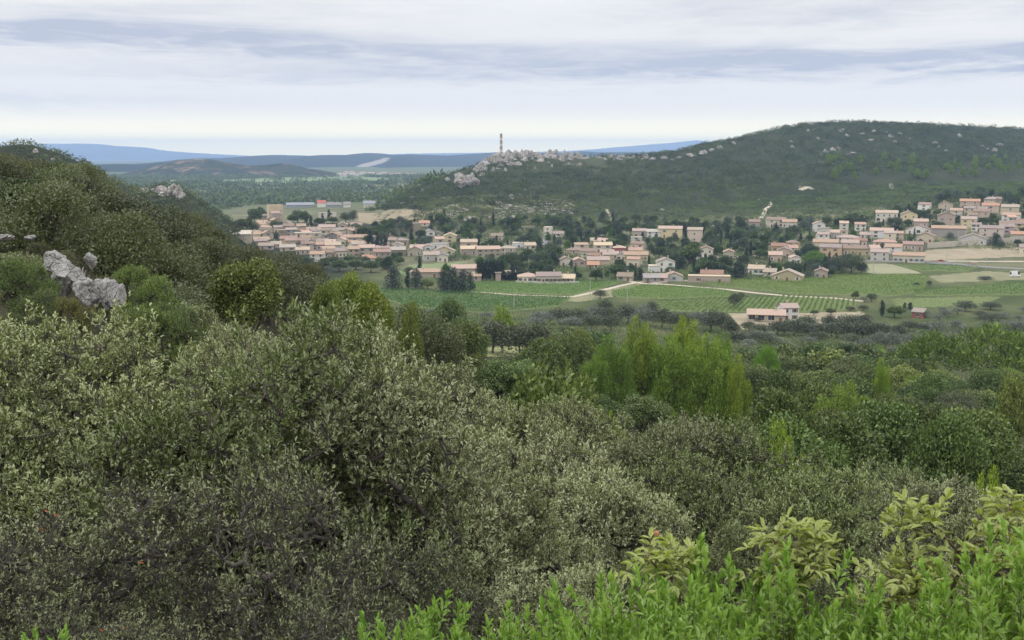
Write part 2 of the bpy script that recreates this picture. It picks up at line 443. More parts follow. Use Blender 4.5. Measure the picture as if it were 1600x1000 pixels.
# ------------------------------------------------------------------ shrubs near enough to show every leaf
def shrub_wood(rng, H, Rd, nt, nst, flat=.0):
    """a branching skeleton grown to nt tips inside a dome; returns node arrays and the tips"""
    P, par, D0 = [], [], []
    for i in range(nst):
        a = rng.uniform(0, 6.283); q = rng.uniform(0, .12) * Rd
        P.append(np.array([q * math.cos(a), q * math.sin(a), -.3])); par.append(-1)
        prev = len(P) - 1; lean = rng.normal(0, .25, 2)
        for j in range(1, 4):
            P.append(P[prev] + np.array([lean[0] * H * .12, lean[1] * H * .12, H * .13]) + rng.normal(0, .03 * H, 3) * [1, 1, .3]); par.append(prev); prev = len(P) - 1
    lb = lobes_round(rng, H, Rd, 17, H * .48, .9, (.22, .34))
    C = np.array([l[0] for l in lb]); Rr = np.array([l[1] for l in lb])
    k = rng.integers(0, len(C), nt); d = sph(rng, nt, -.5)
    T = C[k] + Rr[k] * d * rng.uniform(.55, 1.0, nt)[:, None]
    T = T[T[:, 2] > .12 * H]
    T = T[np.argsort(np.linalg.norm(T - [0, 0, H * .3], axis=1))]
    tips = []
    for t in T:
        A = np.array(P); dv = t - A; L = np.linalg.norm(dv, axis=1)
        cost = L + 1.2 * np.maximum(0, -dv[:, 2]) ; cost[:nst] += 9
        j = int(np.argmin(cost)); n = max(2, int(L[j] / (.09 * H)))
        bow = rng.normal(0, .07, 3) * L[j]; bow[2] += .05 * L[j]; prev = j
        for s in range(1, n + 1):
            f = s / n
            P.append(A[j] + dv[j] * f + bow * math.sin(f * math.pi) + rng.normal(0, .012 * H, 3) * (f < 1)); par.append(prev); prev = len(P) - 1
        tips.append(prev)
    P = np.array(P); par = np.array(par); cnt = np.zeros(len(P))
    cnt[tips] += 1
    for i in range(len(P) - 1, -1, -1):
        if par[i] >= 0: cnt[par[i]] += cnt[i]
    return P, par, np.maximum(cnt, .6), np.array(tips)
def shrub(rng, H, Rd, nt, twigs, per, L, Wd, leafm, barkm, rt=.006, tw=.28, nst=4, bare=.06):
    P, par, cnt, tips = shrub_wood(rng, H, Rd, nt, nst)
    wood, lv = MB(), MB()
    i = np.nonzero(par >= 0)[0]
    rad = rt * np.sqrt(cnt)
    wood.segs(P[par[i]], P[i], rad[par[i]] * .97, rad[i], 5)
    n = len(tips) * twigs
    base = np.repeat(P[tips], twigs, 0); pd = np.repeat(unit(P[tips] - P[par[tips]]), twigs, 0)
    out = unit(base - [0, 0, H * .35])
    D = unit(pd * .5 + out * .45 + rng.normal(0, .55, (n, 3)) + [0, 0, .22])
    Lt = tw * rng.uniform(.5, 1.25, n)
    bend = rng.normal(0, .12, (n, 3)) * Lt[:, None]
    M = base + D * Lt[:, None] * .5 + bend; E = base + D * Lt[:, None]
    wood.segs(base, M, rt * .55, rt * .42, 3); wood.segs(M, E, rt * .42, rt * .22, 3)
    ok = np.nonzero(rng.random(n) > bare)[0]
    m = len(ok) * per; q = np.repeat(ok, per)
    f = rng.uniform(.3, 1.02, m)[:, None]
    Pl = np.where(f < .5, base[q] + (M[q] - base[q]) * f * 2, M[q] + (E[q] - M[q]) * (f * 2 - 1))
    rd = rng.normal(0, 1, (m, 3)); rd -= (rd * D[q]).sum(1, keepdims=True) * D[q]; rd = unit(rd)
    Dl = unit(D[q] * .75 + rd * .8 + [0, 0, .18])
    Nl = unit(np.cross(np.cross(Dl, [0, 0, 1.]), Dl) + rng.normal(0, .45, (m, 3)))
    s = rng.uniform(.55, 1.2, m)
    leaves(lv, Pl, Dl, Nl, L * s, Wd * s, True)
    return wood.mesh('branch', [barkm], True), lv.mesh('foliage', [leafm])
def shrub_at(name, pr, px, ptop, wpx, Y, nomH, nomR, label, cat='shrub', group=None, hmin=.4, tint=(1, 1, 1), rz=None, hmax=9, wmin=.8):
    X = x_of(px, ptop, Y); z0 = float(ground(X, Y)); zt = z_of(Y, ptop); h = min(max(zt - z0, hmin), hmax)
    o = link(name, None, None, (X, Y, zt - h), float(R.uniform(0, 6.283)) if rz is None else rz, (max(wpx * Y / F / 2 / nomR, wmin * h / nomH),) * 2 + (h / nomH,))
    tag(o, label, cat, group)
    link('trunk', pr[0], o); c = link('crown', pr[1], o); c.color = (*tint, 1)
    return o
# ------------------------------------------------------------------ camera, light, sky, haze
cam = bpy.data.cameras.new('camera'); co = link('camera', cam, None, (0, 0, ZC)); co.rotation_euler = (math.pi / 2 - PITCH, 0, 0)
cam.sensor_width = 36; cam.lens = 36 * F / W0; cam.clip_start = .1; cam.clip_end = 60000
cam.dof.use_dof = True; cam.dof.focus_distance = 30; cam.dof.aperture_fstop = 11
scene.camera = co
SUN_EL, SUN_AZ = math.radians(52), math.radians(-125)      # behind the eye, a little to the left
sun = bpy.data.lights.new('sun', 'SUN'); sun.energy = 1.1; sun.angle = math.radians(25); sun.color = (1, .96, .9)
so = link('sun', sun, None, (0, -50, 300))
so.rotation_euler = (math.pi / 2 - SUN_EL, 0, -SUN_AZ + math.pi)
world = bpy.data.worlds.new('World'); scene.world = world; world.use_nodes = True
nt = world.node_tree; bg = nt.nodes['Background']
sky = nt.nodes.new('ShaderNodeTexSky'); sky.sky_type = 'NISHITA'; sky.sun_disc = False
sky.sun_elevation = SUN_EL; sky.sun_rotation = SUN_AZ
bg.inputs['Strength'].default_value = .1
world.cycles.sampling_method = 'MANUAL'; world.cycles.sample_map_resolution = 128
def M(op, a, b=None, c=None, clamp=False):
    n = nt.nodes.new('ShaderNodeMath'); n.operation = op; n.use_clamp = clamp
    for i, v in enumerate((a, b, c)):
        if v is None: continue
        if isinstance(v, (int, float)): n.inputs[i].default_value = v
        else: nt.links.new(v, n.inputs[i])
    return n.outputs[0]
tc = nt.nodes.new('ShaderNodeTexCoord').outputs['Generated']
sx = nt.nodes.new('ShaderNodeSeparateXYZ'); nt.links.new(tc, sx.inputs[0])
el = M('ARCTAN2', sx.outputs[2], M('SQRT', M('ADD', M('MULTIPLY', sx.outputs[0], sx.outputs[0]), M('MULTIPLY', sx.outputs[1], sx.outputs[1]))))
az = M('ARCTAN2', sx.outputs[0], sx.outputs[1])
el = M('MULTIPLY', el, 57.2958); az = M('MULTIPLY', az, 57.2958)
def cvec(kx, ky, off):
    c = nt.nodes.new('ShaderNodeCombineXYZ'); nt.links.new(M('MULTIPLY', az, kx), c.inputs[0]); nt.links.new(M('MULTIPLY', el, ky), c.inputs[1]); c.inputs[2].default_value = off
    return c.outputs[0]
n_big = noise(nt, 1, 2, .55, cvec(.045, .38, 1.3), .5)
n_mid = noise(nt, 1, 3, .6, cvec(.10, 1.0, 4.1), .6)
n_fine = noise(nt, 1, 4, .62, cvec(.3, 2.1, 7.7), .4)
wob = M('ADD', M('MULTIPLY', M('SUBTRACT', n_mid, .5), 1.9), M('MULTIPLY', M('SUBTRACT', n_fine, .5), .9))
elw = M('ADD', el, wob)
def gauss(x, x0, w): return M('EXPONENT', M('MULTIPLY', M('POWER', M('ABSOLUTE', M('DIVIDE', M('SUBTRACT', x, x0), w)), 2), -1))
def bank(a0, aw, e0, ew, k): return M('MULTIPLY', M('MULTIPLY', gauss(az, a0, aw), gauss(elw, e0, ew)), k)
# long stratus banks: azimuth, width, height above the horizon, thickness (degrees), depth
dark = bank(-22, 15, 5.9, .75, .95)
for a in ((16, 22, 4.55, .62, .95), (34, 14, 4.9, .7, .55), (-4, 14, 5.25, .5, .55), (-27, 11, 2.6, .4, .35), (-10, 20, 4.0, .5, .28), (20, 20, 7.0, .8, .35)):
    dark = M('ADD', dark, bank(*a))
hi = M('MULTIPLY', M('MULTIPLY_ADD', n_big, 1.6, -.55, True), M('MULTIPLY_ADD', el, .22, -.75, True))
dark = M('ADD', dark, M('MULTIPLY', hi, .85), None, True)
dark = M('MULTIPLY', dark, M('MULTIPLY_ADD', n_fine, 1.9, .06), None, True)
bright = M('MULTIPLY', gauss(az, 1.5, 7), gauss(el, 8.6, 2.2))
dark = M('MULTIPLY', dark, M('SUBTRACT', 1, M('MULTIPLY', bright, .85)), None, True)
cloud = mixc(nt, dark, (10.8, 10.3, 9.6), (5.65, 5.85, 6.75))
cloud = mixc(nt, M('MULTIPLY', bright, .5), cloud, (10.2, 10.2, 10.3))
warm = gauss(el, 0, 1.4)
cloud = mixc(nt, M('MULTIPLY', warm, 1.0), cloud, (46, 36, 12))
zen = M('MULTIPLY_ADD', el, 1 / 62, -.15, True)                # an overcast vault is brighter overhead
cloud = mixc(nt, zen, cloud, (30, 30.2, 30.8))
final = mixc(nt, .93, sky.outputs[0], cloud)
nt.links.new(final, bg.inputs['Color'])
scene.view_settings.view_transform = 'Standard'; scene.view_settings.look = 'None'
scene.view_settings.exposure = 0; scene.view_settings.gamma = 1
scene.render.engine = 'CYCLES'
scene.cycles.use_denoising = True
scene.cycles.max_bounces = 4; scene.cycles.diffuse_bounces = 2; scene.cycles.glossy_bounces = 2; scene.cycles.transmission_bounces = 3; scene.cycles.transparent_max_bounces = 4
scene.cycles.volume_bounces = 0
scene.cycles.use_light_tree = False

hz = bpy.data.materials.new('haze_air'); hz.use_nodes = True
hz.cycles.volume_sampling = 'DISTANCE'
hn = hz.node_tree; hn.nodes.remove(hn.nodes['Principled BSDF'])
pv = hn.nodes.new('ShaderNodeVolumePrincipled'); pv.inputs['Color'].default_value = (.46, .66, 1, 1)
pv.inputs['Density'].default_value = 8.4e-5; pv.inputs['Anisotropy'].default_value = 0
hn.links.new(pv.outputs[0], hn.nodes['Material Output'].inputs['Volume'])
hb = MB().box(-21000, 21000, -300, 27000, -22, 440)
tag(link('haze', hb.mesh('haze', [hz])), kind='stuff')

# ------------------------------------------------------------------ the ground, one sheet out to the horizon
def soil_color(X, Y, Z):
    n = fbm(X / 18, Y / 18, 21, 3)[:, None]; n2 = fbm(X / 160, Y / 120, 31, 4)[:, None]
    near = np.array([.035, .034, .02]) + n * .02
    val = np.array([.07, .085, .036]) + n * np.array([.06, .05, .03])
    hill = np.array([.028, .036, .019]) + n * np.array([.02, .02, .012])
    town = np.array([.115, .118, .07]) + n * np.array([.09, .08, .05])
    pl = np.clip(n2 * 4 + .5, 0, 1)
    plain = pl * np.array([.075, .10, .045]) + (1 - pl) * np.array([.10, .115, .06])
    def s(a, b, x): t = np.clip((x - a) / (b - a), 0, 1); return (t * t * (3 - 2 * t))[:, None]
    c = near + (val - near) * s(240, 420, Y)
    c = c + (town - c) * s(600, 680, Y)
    c = c + (hill - c) * s(860, 980, Y) * (X > -120)[:, None]
    c = c + (plain - c) * s(1150, 1500, Y) * (X < 150)[:, None]
    c = c + (hill * .9 - c) * (s(380, 440, Y) * s(-60, -110, X) * (Y < 900)[:, None])
    return np.clip(c, .01, 1)
gm, gn, gb = nodes('soil')
at_ = gn.nodes.new('ShaderNodeAttribute'); at_.attribute_name = 'soil'
pz = pos(gn)
gx = mul(gn, at_.outputs['Color'], mixc(gn, noise(gn, .6, 6, .7, pz), (.55, .55, .55), (1.45, 1.4, 1.35)))
gx = mul(gn, gx, mixc(gn, noise(gn, .05, 5, .6, pz), (.8, .85, .8), (1.2, 1.15, 1.15)))
gn.links.new(gx, gb.inputs['Base Color']); gb.inputs['Roughness'].default_value = 1; gb.inputs['Specular IOR Level'].default_value = .1
bump(gn, gb, noise(gn, 1.2, 6, .7, pz), .25)
def grid_faces(a, b):
    i = np.arange(a - 1)[:, None] * b + np.arange(b - 1)[None, :]
    return np.stack([i, i + b, i + b + 1, i + 1], -1).reshape(-1, 4)
us = np.concatenate([np.linspace(-.75, .95, 400)])
ys = YG
X = (us[:, None] * ys[None, :]); Yy = np.broadcast_to(ys[None, :], X.shape); Z = ground(X, Yy)
mbg = MB().add(np.stack([X, Yy, Z], -1), grid_faces(*X.shape))
cols = soil_color(X.ravel(), Yy.ravel().copy(), Z.ravel())
# the ground round and behind the standpoint
e = 3 * np.array([-.75, .95])
xs = np.linspace(-40, 40, 41); yb = np.linspace(-60, 2.99, 30)
X2, Y2 = np.meshgrid(xs, yb, indexing='ij'); Z2 = 66.4 - .37 * np.clip(Y2, 0, 3) + fbm(X2 / 6, Y2 / 6, 4, 2) * .1
mbg.add(np.stack([X2, Y2, Z2], -1), grid_faces(*X2.shape))
cols = np.concatenate([cols, soil_color(X2.ravel(), Y2.ravel(), Z2.ravel())])
tag(link('ground', mbg.mesh('ground', [gm], True, cols)), kind='structure')

# ------------------------------------------------------------------ distant hills, each with its own depth
def hill_mat(name, a, b, sc, c=None, lo=.55):
    m, nt_, bs = nodes(name); v = pos(nt_)
    x = mixc(nt_, ramp(nt_, noise(nt_, sc, 6, .65, v), .35, .65), a, b)
    if c: x = mixc(nt_, ramp(nt_, noise(nt_, sc * 2.3, 7, .72, v, .5), lo, lo + .12), x, c)
    atn = nt_.nodes.new('ShaderNodeAttribute'); atn.attribute_name = 'soil'
    x = mixc(nt_, atn.outputs['Fac'], x, (.27, .24, .2))
    nt_.links.new(x, bs.inputs['Base Color']); bs.inputs['Roughness'].default_value = 1; bs.inputs['Specular IOR Level'].default_value = 0
    return m
def far_hill(name, pts, Y0, depth, mat, nz=1.0, scar=None, seed=0):
    P = np.array(pts, float); nx, ny = 260, 40
    px = np.linspace(P[0, 0], P[-1, 0], nx); t = np.linspace(-1, 1, ny)
    crest = z_of(Y0, np.interp(px, P[:, 0], P[:, 1]))
    Yv = Y0 + t[None, :] * depth + fbm(px[:, None] / 60, t[None] * .1, seed, 3) * depth * .3
    Xv = (px[:, None] - 800) / F * Y0 + 0 * Yv
    prof = np.cos(t * math.pi / 2)[None, :] ** 1.1
    spur = fbm(Xv / (depth * .5), Yv / (depth * .9), seed, 4)
    h = (crest + 3)[:, None]
    Zv = -3 + h * np.clip(prof * (1 + .55 * nz * spur * (1 - prof ** 2) * 2), 0, None)
    Zv = np.minimum(Zv, (crest + fbm(px / 9, px * 0, seed, 3) * .02 * (crest - ZC + 30).clip(10, 200))[:, None])
    fac = np.zeros((nx, ny))
    if scar is not None:
        py = py_of(Yv, Zv); pxx = px_of(Xv, Yv, Zv)
        S = np.array(scar, float)
        fac = ((Yv < Y0) & inpoly(pxx, py, S)).astype(float)
    a = np.repeat(fac.reshape(-1, 1), 3, 1)
    o = link(name, MB().add(np.stack([Xv, Yv, Zv], -1), grid_faces(nx, ny)).mesh(name, [mat], True, a))
    tag(o, kind='structure'); return o
def inpoly(x, y, S):
    r = np.zeros(np.shape(x), bool); j = len(S) - 1
    for i in range(len(S)):
        with np.errstate(divide='ignore', invalid='ignore'):
            c = ((S[i, 1] > y) != (S[j, 1] > y)) & (x < (S[j, 0] - S[i, 0]) * (y - S[i, 1]) / (S[j, 1] - S[i, 1] + 1e-12) + S[i, 0])
        r ^= c; j = i
    return r
hm1 = hill_mat('forested_slope', (.015, .022, .016), (.03, .038, .024), .004, (.05, .055, .036), .6)
hm2 = hill_mat('ochre_slope', (.02, .028, .017), (.04, .046, .026), .008, (.20, .145, .10), .53)
far_hill('mountain', [(-300, 243), (-80, 231), (40, 227), (85, 225), (130, 224), (165, 225), (190, 228), (232, 230), (262, 236), (300, 239), (345, 241), (385, 243), (470, 247)], 21000, 3000, hm1, .5, seed=2)
far_hill('mountain', [(330, 247), (450, 245), (560, 243), (640, 240), (720, 239), (800, 238), (880, 236), (930, 233), (960, 230), (1000, 227), (1020, 225), (1050, 223), (1075, 220), (1088, 219), (1100, 221), (1150, 220), (1220, 222), (1400, 232), (1700, 243)], 24000, 2500, hm1, .5, seed=6)
far_hill('hill', [(250, 258), (330, 247), (350, 247), (392, 244), (430, 242), (462, 243), (485, 246), (522, 242), (560, 242), (582, 239), (610, 242), (640, 241), (700, 243), (745, 240), (775, 238), (800, 238), (830, 240), (870, 239), (905, 236), (930, 238), (1000, 238), (1100, 240), (1300, 246)], 8500, 2300, hm1, 1.0,
         scar=[(552, 264), (560, 257), (585, 252), (600, 246), (608, 247), (602, 254), (580, 259), (566, 265)], seed=11)
far_hill('hill', [(90, 262), (150, 257), (195, 256), (230, 257), (262, 253), (290, 255), (330, 259), (420, 263)], 5000, 450, hm1, .8, seed=15)
far_hill('hill', [(190, 277), (215, 268), (240, 261), (262, 256), (285, 251), (318, 248), (335, 249), (360, 254), (392, 259), (415, 258), (440, 255), (458, 257), (480, 263), (500, 266), (520, 270), (545, 277)], 3800, 330, hm2, 1.2, seed=19)

# ------------------------------------------------------------------ fields, vineyards, tracks
def field_strips(poly_px, ang, sp, name, mat, lift=.05, ymin=380, step=5.0):
    """polygon (photograph columns and rows) -> lines on the ground inside it, sp metres apart, and a sheet of soil under them"""
    P = np.array([at(a, b, ymin)[:2] for a, b in poly_px])
    c, s = math.cos(ang), math.sin(ang); Rm = np.array([[c, s], [-s, c]])
    Q = P @ Rm.T; mb = MB(); rows = []
    for v in np.arange(Q[:, 1].min() + sp / 2, Q[:, 1].max(), sp):
        xs = []
        for i in range(len(Q)):
            a, b = Q[i - 1], Q[i]
            if (a[1] > v) != (b[1] > v): xs.append(a[0] + (v - a[1]) / (b[1] - a[1]) * (b[0] - a[0]))
        xs.sort()
        for x0, x1 in zip(xs[::2], xs[1::2]):
            n = max(2, int((x1 - x0) / step) + 1); t = np.linspace(x0, x1, n)
            g = []
            for dv in (-sp / 2, sp / 2):
                w = np.stack([t, np.full(n, v + dv)], 1) @ Rm
                g.append(np.stack([w[:, 0], w[:, 1], ground(w[:, 0], w[:, 1]) + lift], 1))
            mb.add(np.stack(g, 0), grid_faces(2, n)[:, ::-1])
            w = np.stack([t, np.full(n, v)], 1) @ Rm
            rows.append(np.stack([w[:, 0], w[:, 1], ground(w[:, 0], w[:, 1]) + lift], 1))
    tag(link(name, mb.mesh(name, [mat])), kind='structure')
    return rows
def vine_rows(rows, per, hgt, wid, L, name, tint, gap=0.0):
    mb = MB(); rng = np.random.default_rng(len(rows) + 5); A, B = [], []
    for r in rows:
        d = np.linalg.norm(np.diff(r[:, :2], axis=0), axis=1); s = np.concatenate([[0], np.cumsum(d)])
        n = int(s[-1] * per)
        if n < 2: continue
        t = rng.uniform(0, s[-1], n)
        if gap: t = t[(np.sin(t * 6.283 / 2.2) + rng.normal(0, .5, n) > -.2 + gap) ]; n = len(t)
        c = np.stack([np.interp(t, s, r[:, k]) for k in range(3)], 1)
        hh = hgt * (.8 + .5 * vnoise(t / 3, r[0, 0] + t * 0, 4))
        P = c + np.stack([rng.normal(0, wid, n), rng.normal(0, wid, n), rng.uniform(.12, 1, n) ** .7 * hh], 1)
        A.append(P)
    P = np.concatenate(A); n = len(P)
    leaves(mb, P, rng.normal(0, 1, (n, 3)) + [0, 0, .5], rng.normal(0, .5, (n, 3)) + [0, 0, 1], L * rng.uniform(.7, 1.3, n), L * .8)
    o = link(name, mb.mesh(name, [LM['vine']])); o.color = (*tint, 1)
    tag(o, kind='stuff')
earth = plain_mat('vineyard_earth', (.125, .15, .052), (.085, .12, .034), .25)
grassm = plain_mat('dry_grass', (.21, .195, .11), (.13, .14, .07), .12)
strawm = plain_mat('straw_grass', (.27, .22, .145), (.17, .15, .09), .06)
sandm = plain_mat('sandy_earth', (.30, .25, .175), (.19, .165, .105), .1)
paleg = plain_mat('meadow_grass', (.16, .20, .085), (.12, .15, .07), .08)
trackm = plain_mat('track_gravel', (.45, .39, .31), (.33, .29, .22), .3)
asph = plain_mat('asphalt', (.20, .195, .19), (.15, .15, .148), .3)
VINE = [  # polygon, row direction, tint, per metre, gap
 ([(700, 459), (722, 442), (900, 440), (978, 440), (935, 452), (895, 462), (780, 459)], .25, (.85, 1.3, .85), 8, 0, 2.4),
 ([(585, 462), (596, 451), (705, 457), (800, 463), (893, 466), (872, 479), (760, 490), (640, 480)], .3, (.52, .86, .66), 9, 0, 2.4),
 ([(955, 456), (1003, 446), (1120, 452), (1146, 458), (1140, 465), (1040, 468), (965, 466)], .15, (1.0, 1.35, .65), 8, 0, 2.4),
 ([(1092, 442), (1112, 439), (1350, 429), (1452, 431), (1442, 455), (1402, 463), (1240, 460), (1132, 449)], .12, (1.1, 1.3, .6), 7.5, 0, 2.4),
 ([(1028, 471), (1148, 466), (1250, 463), (1338, 471), (1330, 484), (1258, 489), (1160, 489), (1040, 487)], 1.25, (.9, 1.1, .65), 8, 0, 2.3),
 ([(1428, 455), (1600, 441), (1680, 438), (1680, 458), (1600, 461), (1430, 463)], .05, (.8, 1.1, .6), 8, 0, 2.4),
 ([(1395, 467), (1560, 463), (1548, 477), (1402, 482)], .9, (1.0, 1.0, .85), 2.6, .55, 3.4),
 ([(1398, 414), (1460, 414), (1530, 418), (1510, 425), (1440, 424)], .1, (.85, 1.05, .8), 6, 0, 2.4),
]
for pl, an, ti, pr, gp, sp in VINE:
    rows = field_strips(pl, an, sp, 'vineyard_field', earth)
    vine_rows(rows, pr, 1.25, .28, .42, 'vines', ti, gp)
for pl, mt, nm in (
  ([(622, 425), (640, 414), (735, 409), (700, 416), (690, 420), (640, 434)], paleg, 'field'),
  ([(1352, 413), (1392, 413), (1432, 424), (1440, 428), (1356, 428)], plain_mat('stubble', (.235, .23, .14), (.19, .195, .115), .08), 'field'),
  ([(1450, 432), (1540, 424), (1620, 428), (1680, 428), (1680, 434), (1600, 437), (1470, 442)], grassm, 'field'),
  ([(548, 332), (640, 328), (700, 330), (690, 343), (640, 349), (575, 350), (553, 344)], strawm, 'dry_slope'),
  ([(1447, 391), (1530, 388), (1600, 386), (1640, 386), (1640, 399), (1560, 403), (1440, 408)], sandm, 'dry_slope'),
  ([(1138, 490), (1250, 489), (1345, 487), (1365, 498), (1300, 506), (1160, 515)], sandm, 'yard'),
  ([(870, 470), (895, 461), (935, 452), (1003, 443), (1000, 447), (955, 457), (958, 464), (905, 472)], grassm, 'verge'),
  ([(1408, 333), (1445, 322), (1470, 326), (1462, 345), (1410, 346)], strawm, 'dry_slope'),
): field_strips(pl, .1, 3, nm, mt, .035)
PLAIN = [([(330, 283), (450, 277), (560, 276), (650, 280), (650, 285), (500, 288), (340, 288)], paleg), ([(286, 303), (345, 299), (352, 303), (300, 307)], grassm), ([(560, 290), (650, 286), (650, 292), (570, 295)], sandm),
         ([(436, 297), (500, 293), (506, 296), (446, 300)], grassm), ([(396, 288), (425, 285), (430, 288), (400, 291)], sandm), ([(470, 306), (560, 303), (600, 306), (500, 309)], paleg), ([(230, 284), (300, 279), (330, 282), (250, 289)], paleg), ([(600, 314), (640, 311), (625, 318), (600, 319)], grassm)]
for pl, mt in PLAIN: field_strips(pl, .1, 18, 'field', mt, .2, 1150, 40)
field_strips([(745, 556), (760, 543), (800, 541), (845, 545), (818, 556)], .2, 2, 'field', plain_mat('rough_grass', (.20, .20, .085), (.145, .16, .06), .4), .04, 215)
def track(pts, w, mat, name='track', lift=.07, ymin=380):
    P = np.array([at(a, b, ymin)[:2] for a, b in pts]); d = np.concatenate([[0], np.cumsum(np.linalg.norm(np.diff(P, axis=0), axis=1))])
    n = max(3, int(d[-1] / 5)); t = np.linspace(0, d[-1], n); C = np.stack([np.interp(t, d, P[:, k]) for k in (0, 1)], 1)
    T = unit(np.gradient(C, axis=0)); N = np.stack([-T[:, 1], T[:, 0]], 1)
    g = []
    for s in (-.5, 0, .5):
        q = C + N * w * s; g.append(np.stack([q[:, 0], q[:, 1], ground(q[:, 0], q[:, 1]) + lift + .04 * (s == 0)], 1))
    tag(link(name, MB().add(np.stack(g, 0), grid_faces(3, n)[:, ::-1]).mesh(name, [mat])), kind='structure')
track([(735, 456), (800, 461), (895, 464), (930, 457), (972, 446), (1000, 441), (1020, 440)], 3.2, trackm)
track([(972, 437), (1000, 443), (1040, 445), (1130, 452), (1180, 458), (1230, 463), (1300, 466), (1350, 471)], 4, trackm)
track([(1020, 443), (1055, 438), (1090, 440)], 5, trackm)
track([(1336, 408), (1400, 409), (1500, 413), (1520, 416), (1600, 420)], 6, asph, 'road')
track([(1480, 408), (1560, 409), (1660, 407)], 4, trackm)
track([(850, 383), (852, 372), (855, 363)], 5, asph, 'road')
track([(960, 357), (957, 345), (953, 337), (948, 328)], 2.6, trackm)
track([(1189, 341), (1194, 333), (1196, 327), (1203, 322), (1205, 315)], 3.5, trackm)
track([(1090, 354), (1140, 352), (1170, 350)], 4, trackm)
track([(1250, 298), (1262, 292), (1270, 296)], 5, trackm)
track([(1394, 295), (1392, 288)], 4, trackm)

# ------------------------------------------------------------------ scrub, woods and undergrowth nobody could count
def clumps(name, XY, rad, hgt, nleaf, L, mat, tint, seed, lift=0.0, Wd=None):
    rng = np.random.default_rng(seed); n = len(XY); k = np.repeat(np.arange(n), nleaf); m = len(k)
    d = sph(rng, m, -.15); lump = vnoise(d[:, 0] * 2.2 + k * 3.7, d[:, 1] * 2.2 + d[:, 2] * 2 + k * 1.3, 3)
    rr = (1 + .5 * lump) * rng.uniform(.75, 1.05, m)
    Z = ground(XY[:, 0], XY[:, 1]) + lift
    P = np.stack([XY[k, 0] + d[:, 0] * rad[k] * rr, XY[k, 1] + d[:, 1] * rad[k] * rr, Z[k] + (d[:, 2] * .95 + .12) * hgt[k] * rr], 1)
    Lk = L * (rad[k] / rad.mean()) ** .6 * rng.uniform(.7, 1.3, m)
    mb = MB(); leaves(mb, P, rng.normal(0, .6, (m, 3)) + d * .3 + [0, 0, .3], d + rng.normal(0, .4, (m, 3)), Lk, Lk * (Wd or .6))
    o = link(name, mb.mesh(name, [mat])); o.color = (*tint, 1)
    return tag(o, kind='stuff')
def scatter(n, u0, u1, y0, y1, seed):
    rng = np.random.default_rng(seed); Y = np.sqrt(rng.uniform(y0 * y0, y1 * y1, n)); u = rng.uniform(u0, u1, n)
    return np.stack([u * Y, Y], 1), rng
# ------------------------------------------------------------------ buildings
COLW = dict(w=(.62, .60, .55), c=(.53, .47, .37), b=(.42, .365, .28), p=(.50, .405, .34), y=(.53, .45, .28), o=(.50, .36, .22), r=(.33, .10, .09), l=(.44, .36, .43), g=(.29, .255, .225), s=(.35, .30, .22))
COLR = dict(p=(.40, .30, .245), r=(.43, .27, .20), b=(.30, .23, .175), g=(.33, .295, .265), s=(.39, .315, .24), n=(.55, .48, .38))
GLASS = plain_mat('window_glass', (.035, .04, .05), (.02, .022, .028), .5, .15)
FRAME = plain_mat('window_frame', (.62, .58, .50), None, 1, .6)
SHUT = {k: plain_mat('shutter_paint', c, None, 1, .6) for k, c in dict(b=(.20, .13, .08), g=(.14, .19, .15), u=(.19, .26, .33), w=(.6, .57, .5)).items()}
DOORM = plain_mat('door_wood', (.16, .09, .05), None, 1, .6)
STONE = plain_mat('chimney_render', (.5, .42, .33), None, 1, .9)
def _win(w, h, sh):
    mb = MB(); f = .09
    mb.box(-w / 2 - f, w / 2 + f, -.07, .02, -f * 1.6, 0, 0).box(-w / 2 - f, w / 2 + f, -.05, .02, h, h + f, 0)
    mb.box(-w / 2 - f, -w / 2, -.05, .02, 0, h, 0).box(w / 2, w / 2 + f, -.05, .02, 0, h, 0).box(-.03, .03, -.04, .02, 0, h, 0)
    return mb.mesh('frame', [FRAME])
def _pane(w, h): return MB().box(-w / 2, w / 2, -.02, .02, 0, h).mesh('pane', [GLASS])
def _shut(w, h, k): return MB().box(-w / 2 - .62, -w / 2 - .1, -.085, -.01, 0, h).mesh('shutter', [SHUT[k]]), MB().box(w / 2 + .1, w / 2 + .62, -.085, -.01, 0, h).mesh('shutter', [SHUT[k]])
WIN = {k: (_win(w, h, 0), _pane(w, h)) for k, (w, h) in dict(n=(1.1, 1.4), l=(2.4, 1.9), s=(.8, .8)).items()}
SHM = {k: _shut(1.1, 1.4, k) for k in SHUT}
DOOR = MB().box(-.55, .55, -.07, .02, 0, 2.15).box(-.7, .7, -.10, .02, 2.15, 2.3, 1).mesh('door', [DOORM, FRAME])
HOUSES = []
